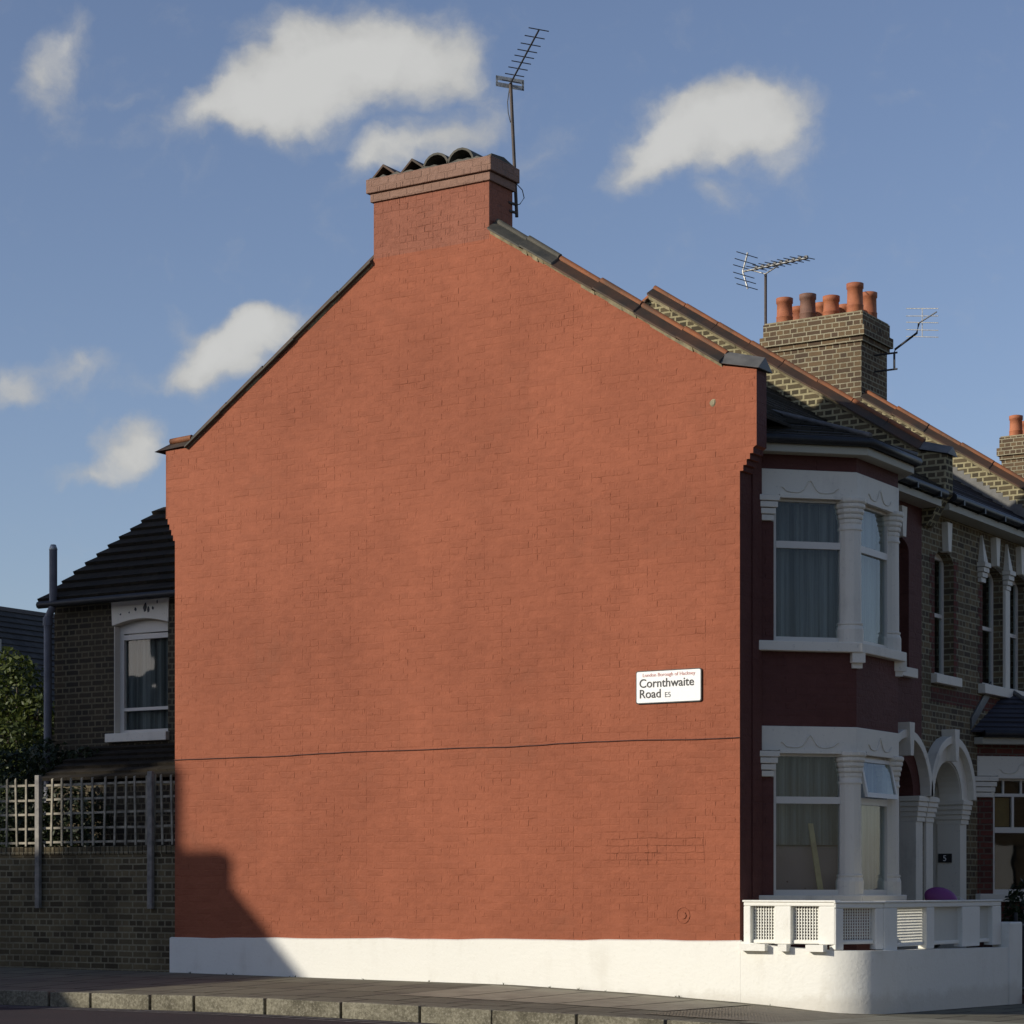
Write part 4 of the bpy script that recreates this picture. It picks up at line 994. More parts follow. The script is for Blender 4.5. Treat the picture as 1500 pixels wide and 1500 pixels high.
# number plate on the far reveal of the porch
npx, npz = GX(1399.5, yrev-.02), ZZ(1257, WX-.2, yrev)
npx = WX-.20
npo = B().box(npx-.11, npx+.11, yrev-.035, yrev-.013, npz-.07, npz+.07).build('number_plate', 'black', h2)
def text_obj(body, size, x, z, yv, mat, parent, name, align='LEFT', extrude=.002, sx=1.0, bold=0.0):
    cu_ = bpy.data.curves.new('t', 'FONT'); cu_.body = body; cu_.size = size*S; cu_.extrude = extrude; cu_.align_x = align; cu_.offset = bold
    to = bpy.data.objects.new('t', cu_); col.objects.link(to)
    bpy.context.view_layer.update()
    me = bpy.data.meshes.new_from_object(to.evaluated_get(bpy.context.evaluated_depsgraph_get()))
    bpy.data.objects.remove(to)
    off = OFF[parent.name]
    for v in me.vertices:
        a_, b2_, c2_ = v.co
        v.co = (a_*sx+(x-off[0])*S, (yv-off[1])*S-c2_, b2_+(z-off[2])*S)
    me.name = name; me.materials.clear(); me.materials.append(M[mat]); o = bpy.data.objects.new(name, me); col.objects.link(o); o.parent = parent; OFF[o.name] = off
    return o
text_obj('5', .13, npx, npz-.045, yrev-.038, 'sign_white', npo, 'numeral', 'CENTER')
# doorbell of house 1
B().box(WX-.9, WX-.87, DC1-.52, DC1-.48, 1.9, 2.1).build('porch_bell', 'black', house)

# ------------------------------------------------------------------ THIRD .. houses
h3 = thing('terrace_house', (-4.7, 15.8, 0), 'third terrace house along, carrying the big brick stack with eight clay pots', 'house', 'houses of the terrace')
party(h3, Y3, True); chimney(h3, Y3)
# stepped lead flashing against party wall 3
sf = B()
for i in range(60):
    x0 = -4.7+i*.12
    if x0 > .1: break
    zz = zf(x0)-.50; sf.add([(x0, Y3-.004, zz), (x0+.12, Y3-.004, zz-.0765), (x0+.12, Y3-.004, zz+.17), (x0, Y3-.004, zz+.17)], [(0,1,2,3)])
sf.build('stepped_flashing', 'lead', h3)
main_roof(h3, Y3+TW, Y4, 'slate', 22)
B().box(WX-.28, WX, Y3, Y4, -.3, 7.3).build('front_wall', 'stock', h3)
eaves(h3, Y3, Y4)
h4 = thing('terrace_house', (-4.7, 22, 0), 'fourth terrace house along, mostly hidden behind the nearer party walls', 'house', 'houses of the terrace')
main_roof(h4, Y4, Y5, 'slate', 22)
B().box(WX-.28, WX, Y4, Y5, -.3, 7.3).build('front_wall', 'stock', h4)
h5 = thing('terrace_house', (-4.7, 28.5, 0), 'farthest terrace house, its brick stack and clay pot showing at the right edge', 'house', 'houses of the terrace')
chimney(h5, Y5); main_roof(h5, Y5, Y5+6.33, 'slate', 22)
B().box(WX-.28, WX, Y5, Y5+6.33, -.3, 7.3).build('front_wall', 'stock', h5)
B().box(-9.3, -9.05, Y3, Y5+6.33, -.3, 8.0).build('rear_wall', 'stock', h3)

for hh_, yy_ in ((h3, Y3), (h4, Y4), (h5, Y5)):
    PB = bay(hh_, yy_+.7, FL, 'stock', 7.09, 7.3, 'slate', extended_roof=False)
    qq_ = offset_poly(PB, .24); rb_ = B()
    rb_.prism([(WX-.2, qq_[0][1], 7.25), (*qq_[1], 7.25), (*qq_[2], 7.25), (WX-.2, qq_[3][1], 7.25)], [(WX-.3, qq_[0][1]+.6, 7.75), (WX-.1, qq_[1][1]+.3, 7.75), (WX-.1, qq_[2][1]-.3, 7.75), (WX-.3, qq_[3][1]-.6, 7.75)])
    rb_.build('bay_roof', 'slate', hh_)
    small_window(hh_, yy_+5.0, yy_+5.8, 4.72, 6.5, WX+.07)
    B().box(WX-.1, WX+.12, yy_+4.86, yy_+5.94, 4.58, 4.715).build('window_sill', 'stone', hh_, bevel=.008)
    dd_ = B().box(WX, WX+.06, yy_+4.9, yy_+5.8, -.2, 2.4).build('front_door', 'door', hh_)
    ds_ = B().box(WX, WX+.10, yy_+4.75, yy_+4.899, -.2, 2.55).box(WX, WX+.10, yy_+5.801, yy_+5.95, -.2, 2.55).box(WX, WX+.14, yy_+4.7, yy_+6.0, 2.551, 2.75); ds_.build('door_surround', 'stone', dd_)
# ------------------------------------------------------------------ curtains and things in the windows
def curt(Pa, Pb, z0, z1, mat, label, w_=-.22, **kw):
    tag(wavy(Pa, Pb, z0, z1, w_, **kw).build('curtain', mat), label, 'curtain', 'net curtains in the windows')
curt(BP[0], BP[1], 4.72, 6.5, 'net', 'grey net curtain in the angled light of the upper bay', waves=11, amp=.025)
curt(BP[0], BP[1], 2.02, 3.2, 'net', 'short grey net curtain in the angled light of the lower bay', waves=9, amp=.03)
m_ = wavy((BP[1][0], BP[1][1]+.1), BP[2], 4.72, 6.5, -.24, .02, 8); tag(m_.build('curtain', 'curtain'), 'pale curtain in the front light of the upper bay', 'curtain', 'net curtains in the windows')
m_ = wavy((BP[1][0], BP[1][1]+.1), BP[2], 1.42, 3.2, -.24, .02, 8); tag(m_.build('curtain', 'curtain'), 'pale curtain in the front light of the lower bay', 'curtain', 'net curtains in the windows')
m_ = B(); vs = []
for i in range(61):
    x = lerp(wx0+.02, wx1-.02, i/60)
    for z in (3.9, 5.85): vs.append((x, EY+.235+.012*math.sin(i*.7)+.006*math.sin(i*1.9), z))
m_.add(vs, [(2*i, 2*i+2, 2*i+3, 2*i+1) for i in range(60)], True); tag(m_.build('curtain', 'net'), 'bluish net curtain in the rear extension window', 'curtain', 'net curtains in the windows')
m_ = B(); m_.obox(BP[0], BP[1], .30, 1.26, -.30, -.27, 1.37, 2.0); tag(m_.build('fabric_panel', 'pink'), 'dusty pink dotted panel standing low in the lower bay window', 'screen')
m_ = B(); P_, Q_ = BP[0], BP[1]; L = math.hypot(Q_[0]-P_[0], Q_[1]-P_[1]); dx, dy = (Q_[0]-P_[0])/L, (Q_[1]-P_[1])/L
m_.prism([(P_[0]+dx*u-dy*-.0+ -.14*dy, P_[1]+dy*u+.14*dx, z) for u, z in ((.80,2.30),(.865,2.30),(1.02,1.37),(.94,1.37))], [(P_[0]+dx*u-.165*dy, P_[1]+dy*u+.165*dx, z) for u, z in ((.80,2.30),(.865,2.30),(1.02,1.37),(.94,1.37))])
tag(m_.build('wooden_plank', 'plank'), 'thin pale plank leaning behind the lower bay glass', 'plank')

# ------------------------------------------------------------------ street sign, cable
sg = thing('street_sign', (-1.016, 0, 3.855), 'white street nameplate reading Cornthwaite Road E5 on the gable', 'sign')
sx0, sx1, sz0, sz1 = -1.497, -.536, 3.855, 4.285
def rrect(x0, x1, z0, z1, r, n=4):
    p = []
    for cx_, cz2, a0 in ((x1-r, z0+r, -90), (x1-r, z1-r, 0), (x0+r, z1-r, 90), (x0+r, z0+r, 180)):
        for k in range(n+1): a_ = R(a0+90*k/n); p.append((cx_+r*math.cos(a_), cz2+r*math.sin(a_)))
    return p
bk = B().py(rrect(sx0, sx1, sz0, sz1, .03), -.024, -.004).build('sign_frame', 'black', sg)
fc = B().py(rrect(sx0+.013, sx1-.013, sz0+.013, sz1-.013, .022), -.027, -.0235).build('sign_face', 'sign_white', sg)
text_obj('London Borough of Hackney', .066, sx0+.10, sz1-.080, -.029, 'redtext', fc, 'borough_lettering', sx=1.0)
text_obj('Cornthwaite', .158, sx0+.05, sz1-.218, -.029, 'black', fc, 'road_name_lettering', sx=.99, bold=.0012)
text_obj('Road', .158, sx0+.05, sz1-.355, -.029, 'black', fc, 'road_word_lettering', sx=.99, bold=.0012)
text_obj('E5', .095, sx0+.425, sz1-.355, -.029, 'greytext', fc, 'district_lettering')
cb = B(); pts = []
for px, py in ((256,1113),(330,1110.5),(410,1108),(470,1103.5),(520,1101.5),(600,1099),(690,1095.5),(740,1094),(800,1091),(840,1088),(905,1085.5),(960,1084),(1020,1082.5),(1083,1080.5)):
    x, z = PG(px, py); pts.append((x, -.014, z+random.uniform(-.004, .004)))
pts2 = []
for a_, b3 in zip(pts, pts[1:]):
    for k in range(4): pts2.append(tuple(lerp(a_[j], b3[j], k/4)+(random.uniform(-.003,.003) if j == 2 else 0) for j in range(3)))
pts2.append(pts[-1]); cb.tube(pts2, .0065, 6)
tag(cb.build('cable', 'cable'), 'thin cable running across the gable below the street sign', 'cable')

# ------------------------------------------------------------------ white garden wall with screen balustrade
gwt = thing('garden_wall', (1.2, 1.5, -.1), 'white rendered garden wall curving round the corner, topped by pierced screen panels', 'wall')
path = [(.032, -.045), (.5, -.045), (.9, -.045), (1.12, -.045)]
cxr, cyr, rr = 1.12, .645, .69
path += [(cxr+rr*math.sin(R(a_)), cyr-rr*math.cos(R(a_))) for a_ in range(10, 91, 8)]
path += [(cxr+rr, cyr+.1), (cxr+rr, 1.6), (cxr+rr, 2.6), (cxr+rr, 3.6), (cxr+rr, 4.84)]
inner = offset_poly(path, -.24)
def wtop(x, y):
    if x < 1.2 and y < 0: return interp(x, [(0,.775),(.42,.77),(.47,.72),(1.2,.675)])
    return .675-.012*y
m_ = B()
for i in range(len(path)-1):
    a_, b3, c_, d_ = path[i], path[i+1], inner[i+1], inner[i]
    za, zb2 = wtop(*a_), wtop(*b3)
    m_.prism([(*a_, -.5), (*a_, za), (*d_, za), (*d_, -.5)], [(*b3, -.5), (*b3, zb2), (*c_, zb2), (*c_, -.5)])
import bmesh
wo_ = m_.build('wall_body', 'plinth', gwt)
bmx = bmesh.new(); bmx.from_mesh(wo_.data); bmesh.ops.remove_doubles(bmx, verts=bmx.verts, dist=.001)
import collections
bad = [f for f in bmx.faces if all(len(e_.link_faces) > 2 for e_ in f.edges)]
bmesh.ops.delete(bmx, geom=bad, context='FACES'); bmx.to_mesh(wo_.data); bmx.free()
for p_ in wo_.data.polygons: p_.use_smooth = True
em = wo_.modifiers.new('edges', 'EDGE_SPLIT'); em.split_angle = R(35)
m_ = B().box(cxr+rr-.24, cxr+rr+.02, 4.841, 5.38, -.6, .97).build('end_pier', 'plinth', gwt, bevel=.02)
def screen(P_, Q_, openings, z0, z1, mesh_z0, mesh_z1, zfeet, th=.13, back=.0):
    """one run of the pierced screen: frame boxes around the openings, a lattice in each"""
    L = math.hypot(Q_[0]-P_[0], Q_[1]-P_[1]); f_ = B()
    f_.obox(P_, Q_, 0, L, -th-back, -back, mesh_z1, z1)
    e_ = [0]+[v for o_ in openings for v in o_]+[L]
    for i in range(0, len(e_), 2):
        f_.obox(P_, Q_, e_[i], e_[i+1], -th-back, -back, z0, mesh_z1-.001)
    for (o0, o1) in openings: f_.obox(P_, Q_, o0+.001, o1-.001, -th*.85-back, -th*.35-back, mesh_z0-.05, mesh_z0)
    fo_ = f_.build('screen_frame', 'plinth', gwt, bevel=.012)
    for (o0, o1) in openings:
        g_ = B(); n = max(4, int((o1-o0)/.036)); nzz = int((mesh_z1-mesh_z0)/.036)
        for i in range(n+1): u = lerp(o0, o1, i/n); g_.obox(P_, Q_, u-.007, u+.007, -th*.65-back, -th*.65-back+.012, mesh_z0, mesh_z1)
        for i in range(nzz+1): z = lerp(mesh_z0, mesh_z1, i/nzz); g_.obox(P_, Q_, o0, o1, -th*.65-back-.010, -th*.65-back-.0005, z-.007, z+.007)
        g_.build('lattice', 'mesh', fo_)
screen((.06, -.02), (1.32, -.02), [(.10, .43), (.66, 1.04)], .745, 1.275, .80, 1.225, None)
screen((1.325, -.02), (1.70, .62), [(.13, .62)], .68, 1.262, .80, 1.20, None)
xs_ = 1.71
screen((xs_, .63), (xs_, 4.84), [(.42, 1.42), (1.68, 2.70), (3.36, 3.86)], .655, 1.265, .75, 1.20, None)
rail = B(); rp = [(.05,-.035), (1.33,-.035), (1.725,.62), (1.725,4.86)]
for i, (a_, b3) in enumerate(zip(rp, rp[1:])): rail.obox(a_, b3, 0, math.hypot(b3[0]-a_[0], b3[1]-a_[1]), -.17, .0, (1.276,1.264,1.266)[i], (1.300,1.288,1.290)[i])
rail.build('screen_rail', 'plinth', gwt, bevel=.006)
# mortar stubs under the screens
st = B()
for x0_, x1_ in ((.06,.42),(.60,.72),(.98,1.22)): st.box(x0_, x1_, -.15, -.03, .66, .746)
st.build('screen_feet', 'plinth', gwt)

wd = B(); rw = random.Random(21)
for _ in range(16):
    x_ = -9.3+11*rw.random()**.9; y_ = -.06-rw.random()*.03
    if x_ > 1.0: continue
    for k in range(rw.randint(3,7)):
        a_ = rw.uniform(-1,1); h_ = rw.uniform(.01,.035); zb_q = GZ(x_, y_)
        wd.add([(x_-.004,y_,zb_q-.005),(x_+.006,y_,zb_q-.005),(x_+a_*.035,y_-rw.random()*.03,zb_q+h_)], [(0,1,2)])
tag(wd.build('weeds', 'leaf_dark'), 'sparse weeds in the joint along the foot of the white plinth', 'weeds', kind='stuff')
# gate and next garden wall
gt = thing('garden_gate', (1.7, 5.7, -.2), 'dark iron gate beside the end of the white garden wall', 'gate')
g_ = B().tube([(1.70,5.46,-.2),(1.70,5.46,1.10)], .03, 8).tube([(1.70,6.22,-.2),(1.70,6.22,1.10)], .03, 8).build('gate_post', 'darkmetal', gt)
g_ = B(); g_.tube([(1.7,5.5,.92),(1.7,6.2,.92)], .018, 6); g_.tube([(1.7,5.5,.0),(1.7,6.2,.0)], .018, 6)
for k in range(7): g_.tube([(1.7,5.55+k*.1,0),(1.7,5.55+k*.1,.98)], .011, 6)
g_.build('gate_bars', 'darkmetal', gt)
nw = thing('front_wall', (1.7, 8.4, -.2), 'grey rendered low front wall of the unpainted brick house', 'wall')
B().box(1.58, 1.80, 6.27, 10.5, -.5, 1.06).build('wall_body', 'stone', nw); B().box(1.54, 1.84, 6.25, 10.52, 1.061, 1.13).build('wall_coping', 'stone', nw, bevel=.01)
tag(B().box(1.45, 1.95, 5.40, 6.26, -.5, -.06).build('door_step', 'red_brick', bevel=.01), 'red brick step at the iron gate', 'step')
# balloon behind the screen
bx, by, bz = 1.28, 2.35, 0
o_ = (1383-750)/F
bt = thing('balloon', (1.30, 3.0, .65), 'magenta balloon bobbing just behind the white screen rail', 'balloon')
byy = GY(1381, 1.30); bzz = ZZ(1319, 1.30, byy)
mb = B(); vs = []; nn = 24; mm = 14; ax = Vector((-.75, -.45, .38)).normalized(); s1v = ax.cross(Vector((0,0,1))).normalized(); s2v = ax.cross(s1v)
for i in range(mm+1):
    t_ = i/mm; lx_ = -math.cos(math.pi*t_)*.21*(1.0 if t_ < .5 else 1.28); rr_ = .165*math.sin(math.pi*t_)**(.9 if t_ < .5 else 1.15)+.004
    for k in range(nn):
        a_ = 2*math.pi*k/nn; v_ = Vector((1.30, byy, bzz))+ax*lx_+(s1v*math.cos(a_)+s2v*math.sin(a_))*rr_; vs.append(tuple(v_))
mb.add(vs, [(i*nn+k, i*nn+(k+1) % nn, (i+1)*nn+(k+1) % nn, (i+1)*nn+k) for i in range(mm) for k in range(nn)], True)
mb.build('balloon_skin', 'balloon', bt)
tip = Vector((1.30, byy, bzz))+ax*.27
B().tube([tuple(tip), tuple(tip+Vector((.1,.02,-.1))), (1.50, byy+.1, 1.33), (1.62, byy+.1, 1.24)], .004, 5).build('string', 'sign_white', bt)

# ------------------------------------------------------------------ left brick garden wall, posts, trellis
lw = thing('brick_wall', (-14, .15, 0), 'tall dark stock brick garden wall beside the painted gable, in shade', 'wall')
B().box(-24, -9.345, .03, .28, -.4, 1.96).build('wall_body', 'wall_brick', lw)
cs = B(); x = -24.0
while x < -9.40:
    h_ = random.uniform(-.006, .006); cs.box(x, x+.082, .015+h_*.5, .30, 1.961, 2.085+h_); x += .0935
lab(cs.build('soldier_course', M['wall_brick'], lw, bevel=.006), 'brick-on-edge capping')
for px in (54, 219, -120):
    xq = GX(px, -.05)
    p_ = B().box(xq-.045, xq+.045, -.055, .012, 1.14, 3.20)
    o_ = p_.build('trellis_post', 'post', bevel=.008)
    tag(o_, {54: 'grey post bolted to the brick wall, left one, carrying the trellis', 219: 'grey post bolted to the brick wall close to the gable', -120: 'grey trellis post beyond the left edge of the view'}[px], 'post', 'posts carrying the trellis')
def trellis(x0, x1, z0, zt_, label):
    tv = B(); n = int((x1-x0)/.205)
    for i in range(n+1):
        x = lerp(x0+.03, x1-.03, i/n)+random.uniform(-.012,.012); tl_ = random.uniform(-.035,.035)
        if random.random() < .05: continue
        tv.prism([(x-.017,.022,z0),(x+.017,.022,z0),(x+.017+tl_,.022,zt_+random.uniform(-.02,.04)),(x-.017+tl_,.022,zt_)], [(x-.017,.040,z0),(x+.017,.040,z0),(x+.017+tl_,.040,zt_+.01),(x-.017+tl_,.040,zt_)])
    for k in range(5):
        z = lerp(z0+.06, zt_-.10, k/4); j = random.uniform(-.012,.012)
        tv.prism([(x0,.0415,z-.017),(x0,.0415,z+.017),(x0,.058,z+.017),(x0,.058,z-.017)], [(x1,.0415,z-.017+j),(x1,.0415,z+.017+j),(x1,.058,z+.017+j),(x1,.058,z-.017+j)])
    tag(tv.build('trellis', 'wood'), label, 'trellis', 'trellis panels on the brick wall')
trellis(GX(219)+.02, -9.37, 2.10, 3.14, 'narrow strip of trellis between the last post and the gable')
trellis(GX(54)+.02, GX(219)-.05, 2.10, 3.14, 'long weathered trellis panel between the two posts')
trellis(GX(54)-2.1, GX(54)-.03, 2.10, 3.14, 'sunlit trellis panel left of the left post')

# ------------------------------------------------------------------ aerials
def rod(mb, c, d, L, r): mb.tube([tuple(Vector(c)-Vector(d)*L/2), tuple(Vector(c)+Vector(d)*L/2)], r, 5)
a1 = thing('tv_aerial', (-3.7, .70, 10.6), 'tall thin mast with long ladder-like aerial on the terracotta chimney', 'aerial', 'television aerials on the chimneys')
ax_, ay_ = -3.66, .66
def at(px, py, x, y): return None
mx = GX(757, ay_); ztop = ZZ(120, mx, ay_)
mtop = (GX(748, ay_), ay_, ztop)
B().tube([(mx, ay_, ZZ(318, mx, ay_)), (lerp(mx, mtop[0], .5), ay_, lerp(ZZ(318, mx, ay_), ztop, .5)), mtop], .024, 8).build('mast', 'rust', a1)
hd = Vector((FX*3367-RX*628, FY*3367-RY*628, 0)).normalized(); pd = Vector((-hd.y, hd.x, 0))
pd = (-pd+Vector((0,0,-.11))).normalized()
c0 = Vector(mtop)+Vector((0,0,.0)); far = c0+hd*.12; tip = c0-hd*2.0
B().tube([tuple(far), tuple(tip)], .013, 6).build('boom', 'darkmetal', a1)
el_ = B()
for k, t_ in enumerate((.0, .13, .26, .38, .49, .60, .72, .86, 1.0)): rod(el_, c0.lerp(tip, .02+.98*t_)+Vector((0,0,.01)), pd, .27, .0075)
el_.build('element', 'darkmetal', a1)
rf = B(); rc = c0+Vector((.0,0,.02))+hd*.05
for sgn in (-1, 1):
    cc = rc+pd*.0+Vector((0,0,sgn*.045))
    rf.prism([tuple(cc-pd*.20+Vector((0,0,-.03))), tuple(cc+pd*.20+Vector((0,0,-.03))), tuple(cc+pd*.20+Vector((0,0,.03))), tuple(cc-pd*.20+Vector((0,0,.03)))],
             [tuple(cc+hd*.006-pd*.20+Vector((0,0,-.03))), tuple(cc+hd*.006+pd*.20+Vector((0,0,-.03))), tuple(cc+hd*.006+pd*.20+Vector((0,0,.03))), tuple(cc+hd*.006-pd*.20+Vector((0,0,.03)))])
for sg_ in (-1, 1):
    cc = rc+pd*.185*sg_; rf.prism([tuple(cc-pd*.015+Vector((0,0,-.07))), tuple(cc+pd*.015+Vector((0,0,-.07))), tuple(cc+pd*.015+Vector((0,0,.07))), tuple(cc-pd*.015+Vector((0,0,.07)))], [tuple(cc+hd*.008-pd*.015+Vector((0,0,-.07))), tuple(cc+hd*.008+pd*.015+Vector((0,0,-.07))), tuple(cc+hd*.008+pd*.015+Vector((0,0,.07))), tuple(cc+hd*.008-pd*.015+Vector((0,0,.07)))])
rf.build('reflector', 'alu', a1)
z1_, z2_ = ZZ(300, mx, ay_), ZZ(312, mx, ay_)
B().tube([(x3-.01, .5, z1_), (mx, ay_, z1_)], .02, 6).tube([(x3-.01, .52, z2_), (mx, ay_, z2_)], .02, 6).build('bracket', 'rust', a1)
B().tube([(mx, ay_+.01, ZZ(270, mx, ay_)), (mx+.09, ay_, ZZ(280, mx, ay_)), (mx+.12, ay_, ZZ(292, mx, ay_)), (mx+.05, ay_, ZZ(300, mx, ay_)), (mx-.05, ay_, z1_)], .007, 5)\
   .tube([(mtop[0]-.01, ay_-.01, ztop-.05), (mtop[0]-.05, ay_, ztop-.25), (mtop[0]-.04, ay_, ztop-.4), (mtop[0]+.01, ay_-.02, ztop-.55)], .007, 5).build('lead_wire', 'black', a1)

ay_ = Y3+.1; mx = GX(1121.5, ay_)
a2 = thing('tv_aerial', (mx, ay_, 11), 'aerial with crossed reflector on a mast left of the clay pots', 'aerial', 'television aerials on the chimneys')
ztop = ZZ(402, mx, ay_); zb0 = ZZ(512, mx, ay_)
B().tube([(mx, ay_, zb0-.4), (mx, ay_, ztop)], .028, 8).build('mast', 'rust', a2)
c0 = Vector((mx, ay_, ztop+.03))
# boom runs from (1088,398) to (1183,375)
e1 = Vector((GX(1088, ay_), ay_, ZZ(398, GX(1088, ay_), ay_))); yq = ay_-.35
e2 = Vector((GX(1181, yq), yq, ZZ(378, GX(1181, yq), yq)))
B().tube([tuple(e1), tuple(e2)], .018, 6).tube([tuple(e1.lerp(e2, .12)), tuple(c0+Vector((0,0,-.02))), tuple(e1.lerp(e2, .62))], .013, 6).build('boom', 'alu', a2)
bd_ = (e2-e1).normalized(); up = Vector((0,0,1)); side = bd_.cross(up).normalized()
el_ = B(); sm = B()
for k in range(9):
    c_ = e1.lerp(e2, .22+.78*k/8)+up*.01; rod(el_, c_, (side*.96+up*-.06).normalized(), .60 if k < 8 else .5, .0085); sm.box(c_.x-.03, c_.x+.03, c_.y-.03, c_.y+.03, c_.z-.03, c_.z+.03)
for k in range(6):
    zo = (-.30,-.18,-.07,.07,.18,.30)[k]
    rod(el_, e1+up*zo-bd_*abs(zo)*-.35, side, .62, .0085)
el_.build('element', 'darkmetal', a2); sm.build('element_clip', 'black', a2)
B().tube([tuple(e1+up*.34+bd_*.12), tuple(e1), tuple(e1-up*.34+bd_*.12)], .018, 6).build('reflector_frame', 'alu', a2)

xa = x3+.04; ya_ = Y3+.6
a3 = thing('tv_aerial', (xa, ya_, 10.9), 'small aerial on a cranked bracket at the right side of the brick stack', 'aerial', 'television aerials on the chimneys')
def AX(px, py, yv): x = GX(px, yv); return (x, yv, ZZ(py, x, yv))
yv = ya_
p1 = AX(1310, 541, yv); p2 = AX(1310, 517, yv); p3 = AX(1311, 512, yv); p4 = AX(1343, 488, yv); p5 = AX(1346, 474, yv)
B().tube([p1, p2, p3, p4, p5], .022, 8).tube([(x3-.02, yv, p2[2]), (p2[0]+.06, yv, p2[2])], .018, 6).tube([(x3-.02, yv, p1[2]), (p1[0]+.06, yv, p1[2])], .018, 6).build('mast', 'darkmetal', a3)
b0 = Vector(AX(1345, 474, yv)); b1_ = Vector(AX(1372, 457, yv-.7))
B().tube([tuple(b0), tuple(b1_)], .012, 6).tube([AX(1351, 451, yv), AX(1351, 493, yv)], .009, 5).build('boom', 'alu', a3)
el_ = B()
for py in (452, 463, 472, 483, 493):
    el_.tube([AX(1327.5, py, yv), AX(1374.5, py+(1 if py > 470 else 0), yv)], .0085, 5)
el_.build('element', 'alu', a3)

# ------------------------------------------------------------------ trees, shrubs
def leaves(mb, blobs_, n, size, rnd, shear=None, flat=.55):
    tot = sum(b_[3]*b_[4]*b_[5] for b_ in blobs_)
    for (cx_, cy_, cz2, rx_, ry_, rz_) in blobs_:
        k = int(n*rx_*ry_*rz_/tot)
        for _ in range(k):
            while True:
                v = Vector((rnd.uniform(-1,1), rnd.uniform(-1,1), rnd.uniform(-1,1)))
                if .25 < v.length < 1 and rnd.random() < v.length**1.2: break
            v *= 1+.10*math.sin(v.x*7+cx_)*math.sin(v.y*6+cz2)
            p = Vector((cx_+v.x*rx_, cy_+v.y*ry_, cz2+v.z*rz_))
            nrm = (v.normalized()+Vector((rnd.gauss(0,.7), rnd.gauss(0,.7), rnd.gauss(.3,.7)))).normalized()
            t1 = nrm.orthogonal().normalized(); t1 = (t1*math.cos(a0 := rnd.uniform(0,6.28))+nrm.cross(t1)*math.sin(a0)); t2 = nrm.cross(t1); s_ = size*rnd.uniform(.6,1.3)
            mb.add([p-t1*s_, p-t2*s_*flat, p+t1*s_, p+t2*s_*flat+nrm*s_*.15], [(0,1,2,3)])
def tree(name, base, blobs_, n, size, mat, label, seed, trunk=.2, cat='tree'):
    rnd = random.Random(seed); t_ = thing(name, base, label, cat)
    tb = B(); cz2 = sum(b_[2] for b_ in blobs_)/len(blobs_)
    top = Vector((sum(b_[0] for b_ in blobs_)/len(blobs_), sum(b_[1] for b_ in blobs_)/len(blobs_), cz2)); b0_ = Vector(base)
    mid = b0_.lerp(top, .45)+Vector((rnd.uniform(-.1,.1), rnd.uniform(-.1,.1), 0))
    tb.tube([tuple(b0_), tuple(b0_.lerp(mid, .5)), tuple(mid), tuple(top)], trunk, 10, r2=trunk*.35)
    for b_ in blobs_:
        s0 = b0_.lerp(top, rnd.uniform(.35,.7)); e_ = Vector(b_[:3])+Vector((0,0,b_[5]*.5))
        tb.tube([tuple(s0), tuple(s0.lerp(e_, .5)+Vector((rnd.uniform(-.1,.1),rnd.uniform(-.1,.1),-.1))), tuple(e_)], trunk*.4, 6, r2=trunk*.08)
    tb.build('trunk', 'bark', t_)
    cr = B(); leaves(cr, blobs_, n, size, rnd); cr.build('crown', mat, t_)
    return t_
def at_px(px, py, depth): o = (px-750)/F*depth; return (CX+RX*o+FX*depth, CY+RY*o+FY*depth, CZ+(1300-py)/F*depth)
c1 = at_px(25, 1010, 40); c2_ = at_px(-40, 1030, 40.5); c3_ = at_px(58, 1050, 39.6); c4_ = at_px(5, 1110, 39.5); c5_ = at_px(10, 975, 40.3)
tree('garden_tree', (c1[0], c1[1], 0), [(*c1, .5,.6,.55), (*c2_, .7,.7,.7), (*c3_, .32,.45,.42), (*c4_, .9,.7,.8), (*c5_, .42,.45,.32)], 6500, .055, 'leaf', 'leafy green tree with sunlit top at the left edge behind the brick wall', 3, .12)
c1 = at_px(30, 1180, 38); c2_ = at_px(120, 1120, 36.9); c3_ = at_px(160, 1185, 36.6); c4_ = at_px(70, 1110, 37.2)
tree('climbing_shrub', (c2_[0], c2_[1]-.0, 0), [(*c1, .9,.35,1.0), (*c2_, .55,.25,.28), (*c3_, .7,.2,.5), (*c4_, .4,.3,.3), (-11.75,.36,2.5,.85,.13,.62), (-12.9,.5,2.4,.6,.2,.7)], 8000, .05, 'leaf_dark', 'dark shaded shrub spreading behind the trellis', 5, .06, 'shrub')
c1 = (1.0, 7.7, 1.0)
tree('front_shrub', (1.0, 7.7, -.2), [(1.0,7.7,1.05,.28,.3,.5), (1.05,8.1,.9,.25,.35,.4)], 900, .05, 'leaf_dark', 'small dark shrub in front of the unpainted brick house', 8, .03, 'shrub')

